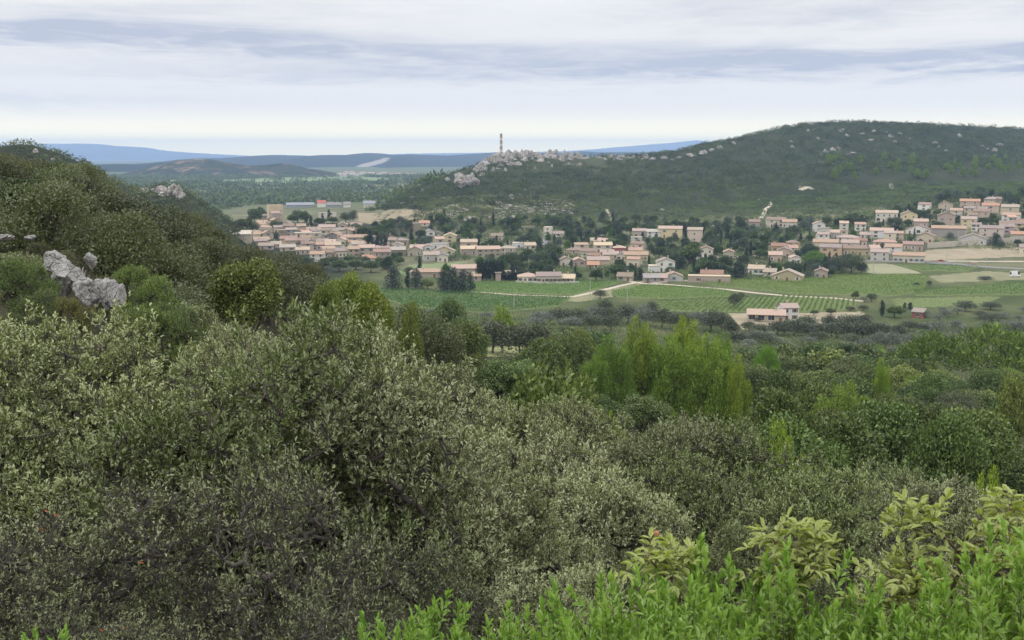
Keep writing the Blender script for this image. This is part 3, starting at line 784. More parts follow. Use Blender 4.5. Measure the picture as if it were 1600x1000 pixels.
def prism(mb, x0, x1, y0, y1, z0, ze, zr, axis, m=0):
    """walls with gables, ridge along x or y"""
    if axis == 'x':
        ym = (y0 + y1) / 2
        v = [(x0, y0, z0), (x1, y0, z0), (x1, y1, z0), (x0, y1, z0), (x0, y0, ze), (x1, y0, ze), (x1, y1, ze), (x0, y1, ze), (x0, ym, zr), (x1, ym, zr)]
        mb.add(v, [(0, 1, 5, 4), (2, 3, 7, 6), (4, 5, 9, 8), (6, 7, 8, 9), (1, 2, 6, 5), (3, 0, 4, 7)], m); mb.add(v, [(5, 6, 9), (7, 4, 8)], m)
    else:
        xm = (x0 + x1) / 2
        v = [(x0, y0, z0), (x1, y0, z0), (x1, y1, z0), (x0, y1, z0), (x0, y0, ze), (x1, y0, ze), (x1, y1, ze), (x0, y1, ze), (xm, y0, zr), (xm, y1, zr)]
        mb.add(v, [(0, 1, 5, 4), (2, 3, 7, 6), (1, 2, 6, 5), (3, 0, 4, 7), (5, 6, 9, 8), (7, 4, 8, 9)], m); mb.add(v, [(4, 5, 8), (6, 7, 9)], m)
    return mb
def slab(mb, a, b, c, d, th):
    """roof plane through four corners, thickened upwards"""
    P = np.array([a, b, c, d], float); N = unit(np.cross(P[1] - P[0], P[3] - P[0])); N = N if N[2] > 0 else -N
    v = np.concatenate([P + N * .003, P + N * th])
    return mb.add(v, [(3, 2, 1, 0), (4, 5, 6, 7), (0, 1, 5, 4), (1, 2, 6, 5), (2, 3, 7, 6), (3, 0, 4, 7)])
def house(name, X, Y, w, d, he, style, wc, rc, nwin, label, rot=0, cat='house', zb=None, sh=None, big=False, group=None):
    """w wide, d deep, he to the eaves; style g: eaves to the front, f: gable to the front, h: hipped, m: monopitch, t: flat"""
    z = float(ground(X, Y)) if zb is None else zb
    ang = -math.atan2(X, Y) + rot
    o = link(name, None, None, (X, Y, z), ang); tag(o, label, cat, group)
    rise =   .42 * (d if style in 'gm' else w) / 2; rise = min(rise, 3.2)
    mb = MB(); x0, x1, y0, y1 = -w / 2, w / 2, 0, d; ov = .4
    rb = MB()
    if style in 'gf':
        ax = 'x' if style == 'g' else 'y'
        prism(mb, x0, x1, y0, y1, -3, he, he + rise, ax)
        if ax == 'x':
            s = rise / (d / 2); ym = d / 2
            slab(rb, (x0 - ov, y0 - ov, he - s * ov), (x1 + ov, y0 - ov, he - s * ov), (x1 + ov, ym, he + rise), (x0 - ov, ym, he + rise), .2)
            slab(rb, (x0 - ov, y1 + ov, he - s * ov), (x1 + ov, y1 + ov, he - s * ov), (x1 + ov, ym, he + rise), (x0 - ov, ym, he + rise), .2)
        else:
            s = rise / (w / 2)
            slab(rb, (x0 - ov, y0 - ov, he - s * ov), (x0 - ov, y1 + ov, he - s * ov), (0, y1 + ov, he + rise), (0, y0 - ov, he + rise), .2)
            slab(rb, (x1 + ov, y0 - ov, he - s * ov), (x1 + ov, y1 + ov, he - s * ov), (0, y1 + ov, he + rise), (0, y0 - ov, he + rise), .2)
    else:
        mb.box(x0, x1, y0, y1, -3, he)
        if style == 'h':
            r2 = min(w, d) / 2 * .36; q = min(w, d) / 2 * .96; e = he + .003
            if w >= d: a, b = (x0 + q, d / 2), (x1 - q, d / 2)
            else: a, b = (0, q), (0, d - q)
            v = [(x0 - ov, y0 - ov, e), (x1 + ov, y0 - ov, e), (x1 + ov, y1 + ov, e), (x0 - ov, y1 + ov, e)]
            v += [(p[0], p[1], p[2] + .18) for p in v] + [(*a, e + r2 + .18), (*b, e + r2 + .18)]
            rb.add(v, [(3, 2, 1, 0), (0, 1, 5, 4), (1, 2, 6, 5), (2, 3, 7, 6), (3, 0, 4, 7)])
            if w >= d: rb.add(v, [(4, 5, 9, 8), (6, 7, 8, 9)]); rb.add(v, [(5, 6, 9), (7, 4, 8)])
            else: rb.add(v, [(5, 6, 9, 8), (7, 4, 8, 9)]); rb.add(v, [(4, 5, 8), (6, 7, 9)])
        elif style == 'm':
            slab(rb, (x0 - ov, y0 - ov, he + .05), (x1 + ov, y0 - ov, he + .05), (x1 + ov, y1 + ov, he + rise + .05), (x0 - ov, y1 + ov, he + rise + .05), .2)
            mb.add([(x0, y1, he), (x1, y1, he), (x1, y1, he + rise), (x0, y1, he + rise), (x0, y0, he), (x1, y0, he)], [(0, 1, 2, 3)]); mb.add([(x0, y0, he), (x0, y1, he), (x0, y1, he + rise), (x1, y0, he), (x1, y1, he), (x1, y1, he + rise)], [(0, 1, 2), (3, 4, 5)])
        else:
            rb.box(x0 - .12, x1 + .12, y0 - .12, y1 + .12, he + .003, he + .35)
    vw, vr = int(R.integers(4)), int(R.integers(5)); jit = lambda c, g, h: tuple(round(x * g * k, 4) for x, k in zip(c, (1 + h, 1, 1 - 1.6 * h)))
    link('wall', mb.mesh('wall', [wall_mat(jit(COLW[wc], (.74, .9, 1.03, 1.1)[vw], (.0, .04, -.03, .01)[vw]))]), o)
    ro = link('roof', rb.mesh('roof', [roof_mat(jit(COLR[rc], (.66, .82, .96, 1.05, 1.2)[vr], (.03, -.06, .08, -.03, .02)[vr]))]), o)
    if style in 'gfh' and w > 6:
        cx, cy = (R.uniform(-.3, .3) * w, d * .5 + R.uniform(-.1, .1) * d)
        zc = he + (rise if style != 'h' else 1)
        link('chimney', MB().box(cx - .35, cx + .35, cy - .35, cy + .35, he + .2, zc + 1.0).box(cx - .45, cx + .45, cy - .45, cy + .45, zc + 1.003, zc + 1.15).mesh('chimney', [STONE]), ro)
    sh = sh or 'bguw'[int(R.integers(4))]
    if nwin:
        fl = 2 if he > 4.4 else 1
        per = max(1, min(int(round(nwin / fl)), int(w / 1.9)))
        dk = int(R.integers(per)) if per > 1 else -1
        for f in range(fl):
            for i in range(per):
                x = (i + .5 - per / 2) * w / per + R.uniform(-.12, .12)
                zz = .95 + f * (he - .3) / fl * (1 if fl == 1 else 1.0)
                if zz + 1.5 > he: zz = he - 1.7
                if f == 0 and i == dk:
                    link('door', DOOR, o, (x, -.01, .02)); continue
                kind = 'l' if (big and f == 0) else 'n'
                wo = link('window', WIN[kind][0], o, (x, -.01, zz))
                link('pane', WIN[kind][1], wo, (0, 0, .003))
                if kind == 'n' and R.random() < .75:
                    for m_ in SHM[sh]: link('shutter', m_, wo)
        if style != 't':          # gable or side wall facing the eye a little
            sx_ = 1 if X < 0 else -1
            for f in range(fl):
                wo = link('window', WIN['n'][0], o, (sx_ * (w / 2 + .01), d * .5, .95 + f * (he - .3) / fl), sx_ * math.pi / 2); link('pane', WIN['n'][1], wo, (0, 0, .003))
    HOUSES.append((X, Y, max(w, d) * .62, o))
    return o
# columns x0-x1 and rows top-base in the photograph, style, wall, roof, windows, label, (depth m, turn)
H_ = '''405 424 333 346 m s b 1|narrow stone house with brown lean-to roof just under the castle keep
401 417 343 357 m c s 1|tall cream house with sandy roof stepping down from the castle
406 427 355 372 t s s 3|square stone house with flat top below the castle's planted slope
391 408 360 375 g c s 1|small cream house with pale roof joined to the square stone house
357 392 361 374 g c n 0|long pale ochre roof of the barn at the town's outer edge
390 422 369 381 g p s 2|dull pink house with sandy roof below the square stone house
438 459 345 360 f c p 2|cream gabled house standing among bushes just below the castle
463 478 348 359 g s b 1|small stone house with brown roof behind the cream gabled house
458 479 355 366 g p b 2|low pinkish house with dark tiled roof beside the cream gabled house
435 447 358 372 t s s 1|narrow stone tower house rising over the salmon roof
479 502 353 366 g c b 0|house with mottled brown roof adjoining the white town house
497 524 349 365 g w p 4|white town house with pale pink roof at the top of the old town
528 543 346 359 f p p 1|small pink gabled house above the terraced garden
519 536 355 367 m b s 2|beige stone house with sandy roof beside the small pink gabled house
535 554 354 367 g s b 2|ochre stone house with brown roof and arched terrace below the pale garden wall
460 502 362 377 t c n 6|long cream facade with two dark windows at its end
503 535 361 381 f g b 2|large grey stone church-like building with a broad gable
532 576 365 378 g c p 3|long house with smooth pink roof behind the old town's centre
545 573 374 386 g b r 2|house with tilted salmon roof in front of the long pink roof
437 464 367 382 g o r 1|house with bright salmon roof in the middle of the old town
446 470 371 385 m c r 2|cream house with small salmon roof beside the bright salmon one
424 440 376 388 g p s 2|pinkish house with sandy roof facing the walnut tree in the old town
404 428 378 391 g p g 2|wide grey-pink house at the old town's lower edge behind oaks
464 485 370 384 g s p 3|stone house with pink roof under the long cream facade
478 496 372 388 f b b 2|beige house with dark brown gable in the old town
494 512 376 391 g p p 2|pink roofed house beside the dark brown gable
508 533 376 393 g c s 3|tall cream house with sandy roof below the grey gabled building
437 462 381 393 g c g 2|cream house with greyish roof behind the front oaks
462 484 384 398 g p s 3|rose plastered house with sandy roof above the white corner house
484 507 390 409 g w p 4|white corner house with dark windows at the old town's front edge
505 526 388 403 g s p 2|stone house with pink roof next to the white corner house
524 546 385 402 g c p 4|cream row house with pink roof and small windows
544 562 382 402 g b s 3|beige row house with sandy roof between two pink roofed ones
560 586 380 401 g c p 5|wide cream row house with pink roof beside the bright orange roof
566 588 397 410 g c r 1|low house with salmon roof in front of the wide cream row house
584 611 386 409 g b r 6|stone house with bright orange roof and two rows of dark windows
610 634 384 400 g s g 2|stone house with grey roof next to the bright orange roof
606 639 367 383 h c p 3|pale house with hipped pink roof above the dark hedge
614 630 378 389 f w p 1|small white gabled annex under the hipped pink roof
590 608 377 388 g p p 1|small pink house half hidden by the hedge
497 525 331 341 t c n 3|flat topped beige house among cypresses behind the castle
646 658 347 363 t s s 0|square straw coloured stone wall house on the dry slope
655 672 346 354 g w r 1|small white house with red roof at the foot of the dry slope
667 680 357 369 f w g 1|small pale gabled house beside the parked cars
693 713 362 380 f y n 2|pale yellow house with gable between two dark trees
767 786 363 377 g c s 2|cream cottage with sandy roof alone among garden trees
640 664 381 393 g p p 2|low rose house with dull pink roof behind the white gabled house
662 676 380 393 f w p 1|white narrow house next to the dull pink roof
673 702 380 389 t w n 2|long low white flat house behind the yellow-green gable
676 711 385 399 f y s 2|mustard coloured gabled house with pale roof
662 688 391 408 g w s 2|white low house with pale roof beside the small meadow
683 700 394 410 f w g 2|white gabled house facing the small meadow
719 746 372 386 g p s 1|house with weathered pinkish roof behind the stone farmhouse
720 747 382 399 g p n 2|pale pink barn joined to the stone farmhouse
745 783 382 402 g s p 7|long stone farmhouse with pink roof and dark windows
780 805 380 401 h b s 3|beige square house with sandy hipped roof next to the stone farmhouse
802 819 378 389 t w n 1|white flat house above the round hedge trees
820 838 377 390 g w s 2|small white house with pale roof above the dark hedge
849 862 353 367 t w n 2|white cubic house at the head of the grey road
864 881 362 371 g w p 1|small white house with pink roof beside the grey road's top
640 693 413 434 h s p 2|low house with broad weathered pink roof behind the dark conifers
705 746 411 431 g c p 4|house with pale walls and pink roof behind the cypress row
736 752 427 440 m p s 1|small rose outbuilding between the conifers and the cypress row
774 783 420 439 m p s 0|narrow rose tower house wedged between cypress clumps
788 806 425 437 g c s 1|small cream house half hidden by clipped cypresses
808 841 423 442 h w p 4|white villa with pale pink hipped roof beside the cream long house
838 878 423 443 g c p 8|long cream house with pink roof and many small windows above the vineyard
877 898 427 443 g c n 3|cream annex at the end of the long cream house
885 907 386 398 h p p 1|rose house with pink hipped roof among trees behind the white twin gables
875 895 399 416 f w p 2|white gabled house with pink roof beside dark pines
894 915 401 416 f p p 2|pink gabled house beside the white gabled house by the pines
907 931 386 402 g c p 2|cream house with pink roof and trees at either end
923 941 370 383 g y s 2|yellow cottage above the cream house with two cypresses
928 957 376 395 g c n 3|cream house with two black cypresses standing in front
958 978 381 398 h r p 3|dark red cubic house with pink roof
982 1004 385 398 g r r 2|low brick red house with orange roof
942 968 391 406 g c p 2|house with light pink roof in front of the dark red cubic house
962 978 393 407 f w g 2|white gabled house under the dark red cubic house
974 1013 391 408 g y p 5|long yellow house with pink roof by the bright lawn
917 953 399 414 g p p 1|house with wide pale pink roof in the village middle
917 936 409 421 g b r 2|small brown house with orange roof in a garden
988 1010 355 370 g b p 2|beige house with brick pink roof on the upper slope
1010 1031 356 372 g w n 3|white house with terrace beside the big cream house
1028 1066 351 372 g y p 5|big cream yellow house with long pink roof on the upper slope
1073 1097 353 378 m p n 2|pale rose stepped house on the upper slope beyond a cypress
985 1003 369 382 t c n 1|cream terrace house over the garden walls
1026 1055 400 425 f w s 4|tall bright white house with sandy roof by the vineyard
1014 1032 414 425 t w n 0|low white garage beside the tall bright white house
1038 1068 423 440 f w p 1|low white gabled house with pink roof behind a hedge
963 988 428 440 g c s 2|cream bungalow with flat sandy roof near the track junction
1006 1030 427 442 g g g 2|grey roofed low house near the track junction
1027 1042 431 442 g p p 1|small rose house by the track junction
1074 1142 432 442 t p n 2|long low rose wall building beside the vineyard
1094 1130 420 436 g p r 3|house with big terracotta roof above the long low rose building
1092 1114 382 404 f c p 3|tall cream house with pink roof beside the dark red leaved tree
1130 1147 388 405 f c p 2|cream gabled house near the white pickup
1088 1100 393 404 t w n 1|small white cube annex beneath the tall cream house
1168 1194 412 429 g w s 3|white house with sandy roof and long low garden wall
1192 1212 420 433 g c n 1|low cream house adjoining the garden wall house
1205 1254 419 440 f y s 3|pale yellow house with broad gable and sandy roof at the vineyard edge
1272 1292 417 435 f p p 2|small rose gabled house beside the umbrella pine's foot
1170 1187 341 355 g p p 1|small rose villa beside the upper gravel track
1198 1228 337 355 g c s 3|cream hillside villa with sandy roof
1222 1245 341 356 g c p 3|cream villa wing with pink roof behind dark pines
1205 1228 378 394 g o r 2|vivid orange house with tiled roof
1213 1236 384 402 f p p 2|pale rose gabled house in front of the vivid orange house
1201 1222 391 409 g p p 2|rose house with pink roof below the vivid orange house
1230 1250 373 386 h y p 2|yellow house with hipped roof behind the round pine
1231 1247 384 394 g p r 1|small house with red-pink roof by the round pine
1235 1252 397 412 f w p 2|white gabled house beside the big umbrella pine
1278 1296 354 376 t w p 2|tall white cubic house at the upper row's end
1292 1311 357 373 g w p 2|white house with pink roof joined to the tall white cube
1307 1342 362 378 h w p 3|wide white house with pink hipped roof in the upper row
1270 1309 372 386 g c p 1|house with long sandy pink roof over the orange house
1280 1313 379 402 g o p 4|orange house with pink roof and two thin cypresses
1314 1341 373 387 g c p 1|cream house with pink roof over the mustard house
1316 1360 381 399 g y p 4|long mustard yellow house with pink roof
1343 1362 361 373 g w p 2|small white house between the wide white and the big windowed one
1359 1395 354 373 g w p 3|white house with dark balcony band in the upper row
1364 1400 369 386 h c r 3|cream house with orange pink hipped roof in the third row
1382 1408 379 398 g w p 2|white house with sloping pink roof beside the pale cubic house
1360 1388 386 409 g w p 3|pale white cubic house with pink roof above the road
1395 1444 392 411 g c p 6|long cream house with pink roof just above the grey road
1411 1442 375 391 g p r 3|rose house with orange roof beside the retaining wall
1368 1402 326 347 g w s 7|large white modern house with two rows of dark windows on the hillside
1408 1433 327 349 f y s 4|bright yellow gabled house on the hillside
1428 1450 340 355 g p p 2|small rose house under the bright yellow gabled house
1415 1454 349 366 f w p 3|white house with open terrace and grey roof
1432 1459 361 379 f c p 2|cream gabled house above the retaining wall
1466 1488 313 331 f b p 1|brown beige gabled house topmost beside the round tree
1465 1491 328 356 f p p 5|tall rose house with gable and balconies on the hillside
1456 1508 350 370 g g p 0|house with very broad grey pink roof and stone wall
1500 1530 309 325 g p r 3|rose house with orange roof at the hillside's top row
1502 1525 336 356 g y p 3|yellow house with pale windows in the hillside quarter
1521 1545 324 344 g p p 3|salmon pink house in the hillside quarter
1535 1560 315 333 g p r 2|brick rose house under the topmost cream house
1547 1564 306 320 g c s 1|topmost cream house beside dark trees
1565 1591 317 337 g c s 2|grey cream house among trees at the far hillside
1565 1592 330 348 g w p 3|white house with pink roof in the far hillside quarter
1562 1601 343 360 g y p 3|wide pale yellow house at the far hillside
1530 1567 350 371 g p p 4|wide rose house with two windows above the road
1562 1584 348 366 g l p 2|lilac house beside the wide rose house
1499 1540 363 383 f w s 3|white gabled house above the retaining wall road
1594 1622 380 397 g c p 2|cream house at the end of the retaining wall
1580 1605 360 376 g c r 2|cream house with orange roof under the wide pale yellow house
'''
HS = []
for ln in H_.strip().split('\n'):
    a, label = ln.split('|'); a = a.split()
    x0, x1, y0, y1 = map(float, a[:4]); st, wc, rc = a[4:7]; nw = int(a[7])
    X, Y, Z = at((x0 + x1) / 2, y1, 560)
    w = (x1 - x0) * Y / F * .96; tot = max(4.2, (y1 - y0) * Y / F)
    d = {'g': 8.5, 'f': 10, 'h': 9, 'm': 7, 't': 7}[st]; d = min(d, w * 1.4 + 2)
    rise = min(  .42 * (d if st in 'gm' else w) / 2, 3.2) * (0 if st == 't' else 1)
    he = max(2.6, tot * .9 - rise - .5)
    big = 'terrace' in label or 'modern' in label
    rot = float(R.uniform(-.16, .16)) if 'row' not in label else 0
    nm = 'villa' if 'villa' in label else 'farmhouse' if 'farmhouse' in label else 'stone_house' if 'stone' in label and 'wall' not in label else 'house'
    house(nm, X, Y, w, d, he, st, wc, rc, nw, label, rot, 'house', big=big)
    HS.append((x0, x1, y0, y1, Y, label))
# more houses of the close-built quarters, drawn at random between the listed ones
INFILL = []
rh = np.random.default_rng(303)
for (xa, xb, ya, yb, num, wcs, rcs, kindn) in ((395, 615, 352, 403, 34, 'ccbsp', 'pppsbr', 'stone_house'), (1275, 1445, 360, 404, 9, 'wcp', 'ppr', 'house'), (1440, 1600, 318, 372, 10, 'cwp', 'ppr', 'house'), (900, 1015, 384, 418, 6, 'cwp', 'pr', 'house'), (640, 720, 378, 405, 4, 'cb', 'pg', 'house')):
    k = 0
    for tr_ in range(4000):
        if k >= num: break
        px, py = rh.uniform(xa, xb), rh.uniform(ya, yb)
        if xa == 395 and (py < 372 - (px - 395) * .05 and px > 440 and py < 362 or py > 392 + (px - 395) * .07 or (px > 565 and py < 380)): continue
        X, Y, Z = at(px, py, 560); w = rh.uniform(5.5, 9.5); d = rh.uniform(5.5, 8); he = rh.uniform(3.2, 6)
        if any((X - a) ** 2 + (Y - b) ** 2 < (r * .72 + w * .5) ** 2 for a, b, r, _ in HOUSES): continue
        tp = py_of(Y, Z + he)
        if any(x0 - 2 < px < x1 + 2 and Y < hy and tp < y1 - .5 * (y1 - y0) for x0, x1, y0, y1, hy, _ in HS): continue
        st = 'gggfm'[int(rh.integers(5))]; wc = wcs[int(rh.integers(len(wcs)))]; rf = rcs[int(rh.integers(len(rcs)))]
        house(kindn, X, Y, w, d, he, st, wc, rf, int(rh.integers(1, 4)), 'x', float(rh.uniform(-.4, .4)))
        o = HOUSES[-1][3]; hw = w * F / Y / 2
        HS.append((px - hw, px + hw, tp - 3, py, Y, ''))
        look = dict(w='white', c='cream', b='beige stone', s='ochre stone', p='rose')[wc] + ' house with ' + dict(p='pink', s='sandy', b='brown', r='salmon', g='grey')[rf] + ' roof'
        INFILL.append((o, px, (py + tp) / 2, ('tall ' if he > 4.8 else 'small ') + look)); k += 1
# the farm in the valley
X, Y, Z = at(1197, 504, 380)
farm = house('barn', X, Y, 58 * Y / F, 8, 3.0, 'g', 's', 'p', 4, 'long low farm barn with faded pink roof and white doors in the valley', .02, 'barn', big=True)
X, Y, Z = at(1233, 501, 380)
house('farmhouse', X + 0, Y - 2, 26 * Y / F, 6.5, 5.4, 'g', 'w', 'p', 4, 'white two storey farmhouse with pink roof standing at the end of the long barn', .35, 'house', sh='b')
X, Y, Z = at(1433, 497, 380)
house('shed', X, Y, 17 * Y / F, 5, 2.3, 'm', 'r', 's', 1, 'small dark red shed with pale roof near the lone cypresses', -.2, 'shed')
X, Y, Z = at(1522, 418, 560)
house('hut', X, Y, 9 * Y / F, 3, 2.3, 'g', 'w', 's', 0, 'tiny white hut on the verge below the road', .2, 'hut')
# castle keep
X, Y, Z = at(433, 346, 700)
kp = link('castle_keep', None, None, (X, Y, Z - 1), .42); tag(kp, 'ruined square castle keep of ochre stone on the mound above the old town', 'castle')
ks = wall_mat((.52, .42, .29)); kd = wall_mat((.36, .31, .27))
mk = MB(); h = 15.5
mk.box(-6.2, 6.2, 3, 13, -4, h)
for i in range(7): mk.box(-6.2 + i * 1.8, -5.3 + i * 1.8, 3.0, 3.9, h + .003, h + .55 + .2 * (i % 3))
link('tower', mk.mesh('tower', [ks]), kp)
link('residence', prism(MB(), -5.6, 2.2, -3.2, 2.99, -4, 8.4, 10.2, 'x').mesh('residence', [kd]), kp)
rr_ = MB(); slab(rr_, (-5.9, -3.5, 8.35), (2.5, -3.5, 8.35), (2.5, -.1, 10.2), (-5.9, -.1, 10.2), .2); slab(rr_, (-5.9, 2.98, 8.35), (2.5, 2.98, 8.35), (2.5, -.1, 10.2), (-5.9, -.1, 10.2), .2)
link('roof', rr_.mesh('roof', [roof_mat(COLR['p'])]), kp)
for x, y, z in ((-4, -3.22, 2.5), (-1, -3.22, 3), (-2.6, -3.22, 5.6), (4.2, 2.98, 6), (4.2, 2.98, 10)):
    wo = link('window', WIN['s'][0], kp, (x, y, z)); link('pane', WIN['s'][1], wo, (0, 0, .003))
HOUSES.append((X, Y, 12, kp))
# works and greenhouses on the plain behind the castle
def hall(x0, x1, y0, y1, wc, rc, label, yy=1250):
    X, Y, Z = at((x0 + x1) / 2, y1, yy); w = (x1 - x0) * Y / F
    house('industrial_hall', X, Y, w, 14, max(3, (y1 - y0) * Y / F * .75), 'g', wc, rc, 0, label, 0, 'hall')
COLR['x'] = (.36, .10, .08); COLR['w'] = (.34, .34, .34); COLW['k'] = (.40, .42, .42)
hall(448, 490, 319, 325, 'k', 'w', 'long grey white works hall on the plain behind the castle')
hall(496, 509, 315, 324, 'w', 'x', 'works hall with bright red roof on the plain')
hall(511, 533, 319, 325, 'k', 'w', 'low grey hall beside the bright red roofed works hall')
hall(537, 548, 318, 324, 'w', 'w', 'small white hall on the plain between two larger ones')
hall(568, 594, 317, 324, 'w', 'w', 'bright white hall on the plain near the wooded hill foot')
# the pale hamlet at the foot of the ochre hill, a few pixels a house
HM = [MB() for _ in range(3)]
for i, m_ in enumerate(HM):
    prism(m_, -6 - i, 6 + i, 0, 9, -1, 4.5 + i, 7 + i, 'x'); slab(m_, (-6.5 - i, -.5, 4.4 + i), (6.5 + i, -.5, 4.4 + i), (6.5 + i, 4.5, 7 + i), (-6.5 - i, 4.5, 7 + i), .25); m_.qm[-1][:] = 1
HM = [m_.mesh('house', [wall_mat(COLW['w']), roof_mat(COLR['p'])]) for m_ in HM]
for i, (px, py) in enumerate([(449, 273), (462, 271), (470, 274), (478, 272), (488, 274), (496, 271), (531, 274), (540, 272), (549, 273), (556, 275), (565, 273), (574, 274), (583, 273), (592, 275), (601, 274), (612, 275), (622, 275), (634, 276), (640, 275), (536, 276), (313, 275), (330, 274), (276, 274)]):
    X, Y, Z = at(px, py, 3300); o = link('house', HM[i % 3], None, (X, Y, Z), float(R.uniform(-.5, .5)), 1.25)
    tag(o, 'tiny pale house of the hamlet strung along the foot of the ochre hill', 'house', 'houses of the far hamlet')
# chimney on the crest
X, Y = x_of(783, 238, 1255), 1255.0; Z = z_of(Y, 240)
ch = link('chimney_stack', None, None, (X, Y, Z - 3)); tag(ch, 'tall slim banded chimney standing alone on the rocky crest', 'chimney')
cm1, cm2 = plain_mat('grey_concrete', (.30, .27, .26), None, .4), plain_mat('pale_band', (.62, .56, .52), None, .4)
HH = 25.0; nb = 10
pl_ = MB().segs((0, 0, 0), (0, 0, 3), 2.6, 2.3, 12); link('base', pl_.mesh('base', [cm2]), ch)
for i in range(nb):
    a, b = 3 + (HH - 3) * i / nb, 3 + (HH - 3) * (i + 1) / nb
    r0, r1 = 1.75 - .035 * i, 1.75 - .035 * (i + 1)
    link('shaft_band', MB().segs((0, 0, a), (0, 0, b), r0, r1, 14).mesh('shaft_band', [cm1 if i % 3 != 1 else cm2], True), ch)
link('rim', MB().segs((0, 0, HH), (0, 0, HH + .5), 1.75, 1.75, 14).mesh('rim', [cm1]), ch)
# retaining wall by the road
def wall_line(pts, hgt, th, label, mat, name='retaining_wall'):
    P = np.array([at(a, b, 500) for a, b in pts]); mb = MB()
    for i in range(len(P) - 1):
        n = 6
        for k in range(n):
            a = P[i] + (P[i + 1] - P[i]) * k / n; b = P[i] + (P[i + 1] - P[i]) * (k + 1) / n
            d = unit(b - a); nn = np.array([-d[1], d[0], 0]) * th / 2
            v = [a - nn - [0, 0, 1], b - nn - [0, 0, 1], b + nn - [0, 0, 1], a + nn - [0, 0, 1]]; v += [p + np.array([0, 0, hgt + 1]) for p in v]
            mb.add(v, [(3, 2, 1, 0), (4, 5, 6, 7), (0, 1, 5, 4), (1, 2, 6, 5), (2, 3, 7, 6), (3, 0, 4, 7)])
    tag(link(name, mb.mesh(name, [mat])), label, 'wall')
wall_line([(1449, 388), (1500, 385), (1560, 381), (1640, 376)], 3.6, .5, 'long grey retaining wall of the upper road below the white gabled house', plain_mat('wall_stone', (.46, .42, .36), (.36, .32, .27), .35))
wall_line([(1336, 409), (1400, 410), (1490, 412)], 1.0, .35, 'low grey roadside wall above the pale meadow', plain_mat('wall_stone_grey', (.38, .37, .35), None, .35))
wall_line([(806, 442), (860, 444), (905, 443)], 1.1, .3, 'low white garden wall in front of the long cream house', wall_mat(COLW['w']))
wall_line([(1108, 403), (1150, 404), (1186, 402)], 1.4, .3, 'pale garden wall behind the white pickup', wall_mat(COLW['c']))
wall_line([(1150, 430), (1170, 426)], 1.3, .3, 'short pale wall beside the white house with long garden wall', wall_mat(COLW['c']))
wall_line([(541, 350), (556, 349)], 2.0, .3, 'pale garden wall above the terraced garden', wall_mat(COLW['b']))
wall_line([(803, 359), (836, 357)], 2.2, .6, 'straw coloured dry stone wall on the upper slope', wall_mat(COLW['s']))
# poles
PM = plain_mat('pole_wood', (.42, .39, .35), None, 2)
def pole(px, py0, py1, label, Y=None, arm=True):
    if Y is None: X, Y, Z = at(px, py1, 380)
    else: X = x_of(px, py1, Y); Z = float(ground(X, Y))
    h = (py1 - py0) * Y / F
    o = link('utility_pole', None, None, (X, Y, Z)); tag(o, label, 'pole', 'utility poles in the valley')
    link('post', MB().segs((0, 0, -.5), (0, 0, h), .17, .12, 8).mesh('post', [PM]), o)
    if arm:
        link('crossarm', MB().box(-.8, .8, -.08, .08, h - .5, h - .38).mesh('crossarm', [PM]), o)
        for x in (-.7, 0, .7): link('insulator', MB().segs((x, 0, h - .377), (x, 0, h - .2), .05, .035, 6).mesh('insulator', [FRAME]), o)
for a in ((803, 460, 481, 'pale utility pole in the dark vineyard, alone'), (922, 434, 464, 'utility pole standing at the verge above the round tree'), (980, 449, 473, 'utility pole at the edge of the middle vineyard'),
          (942, 464, 483, 'short utility pole below the round tree'), (905, 392, 414, 'thin utility pole among the village middle houses'), (986, 350, 366, 'thin utility pole behind the beige upper slope house'),
          (1011, 424, 441, 'utility pole at the track junction'), (964, 416, 436, 'thin utility pole beside the cream bungalow'), (1364, 405, 428, 'dark utility pole in the pale meadow below the road'), (1540, 399, 422, 'pale utility pole on the verge near the tiny white hut'),
          (1479, 392, 410, 'utility pole on the sandy slope under the retaining wall'), (1497, 361, 384, 'utility pole on the retaining wall road'), (1549, 366, 385, 'utility pole beside the wide rose house above the road'), (1201, 378, 402, 'thin utility pole beside the vivid orange house'), (1361, 362, 384, 'thin utility pole between the third row houses')):
    pole(*a)
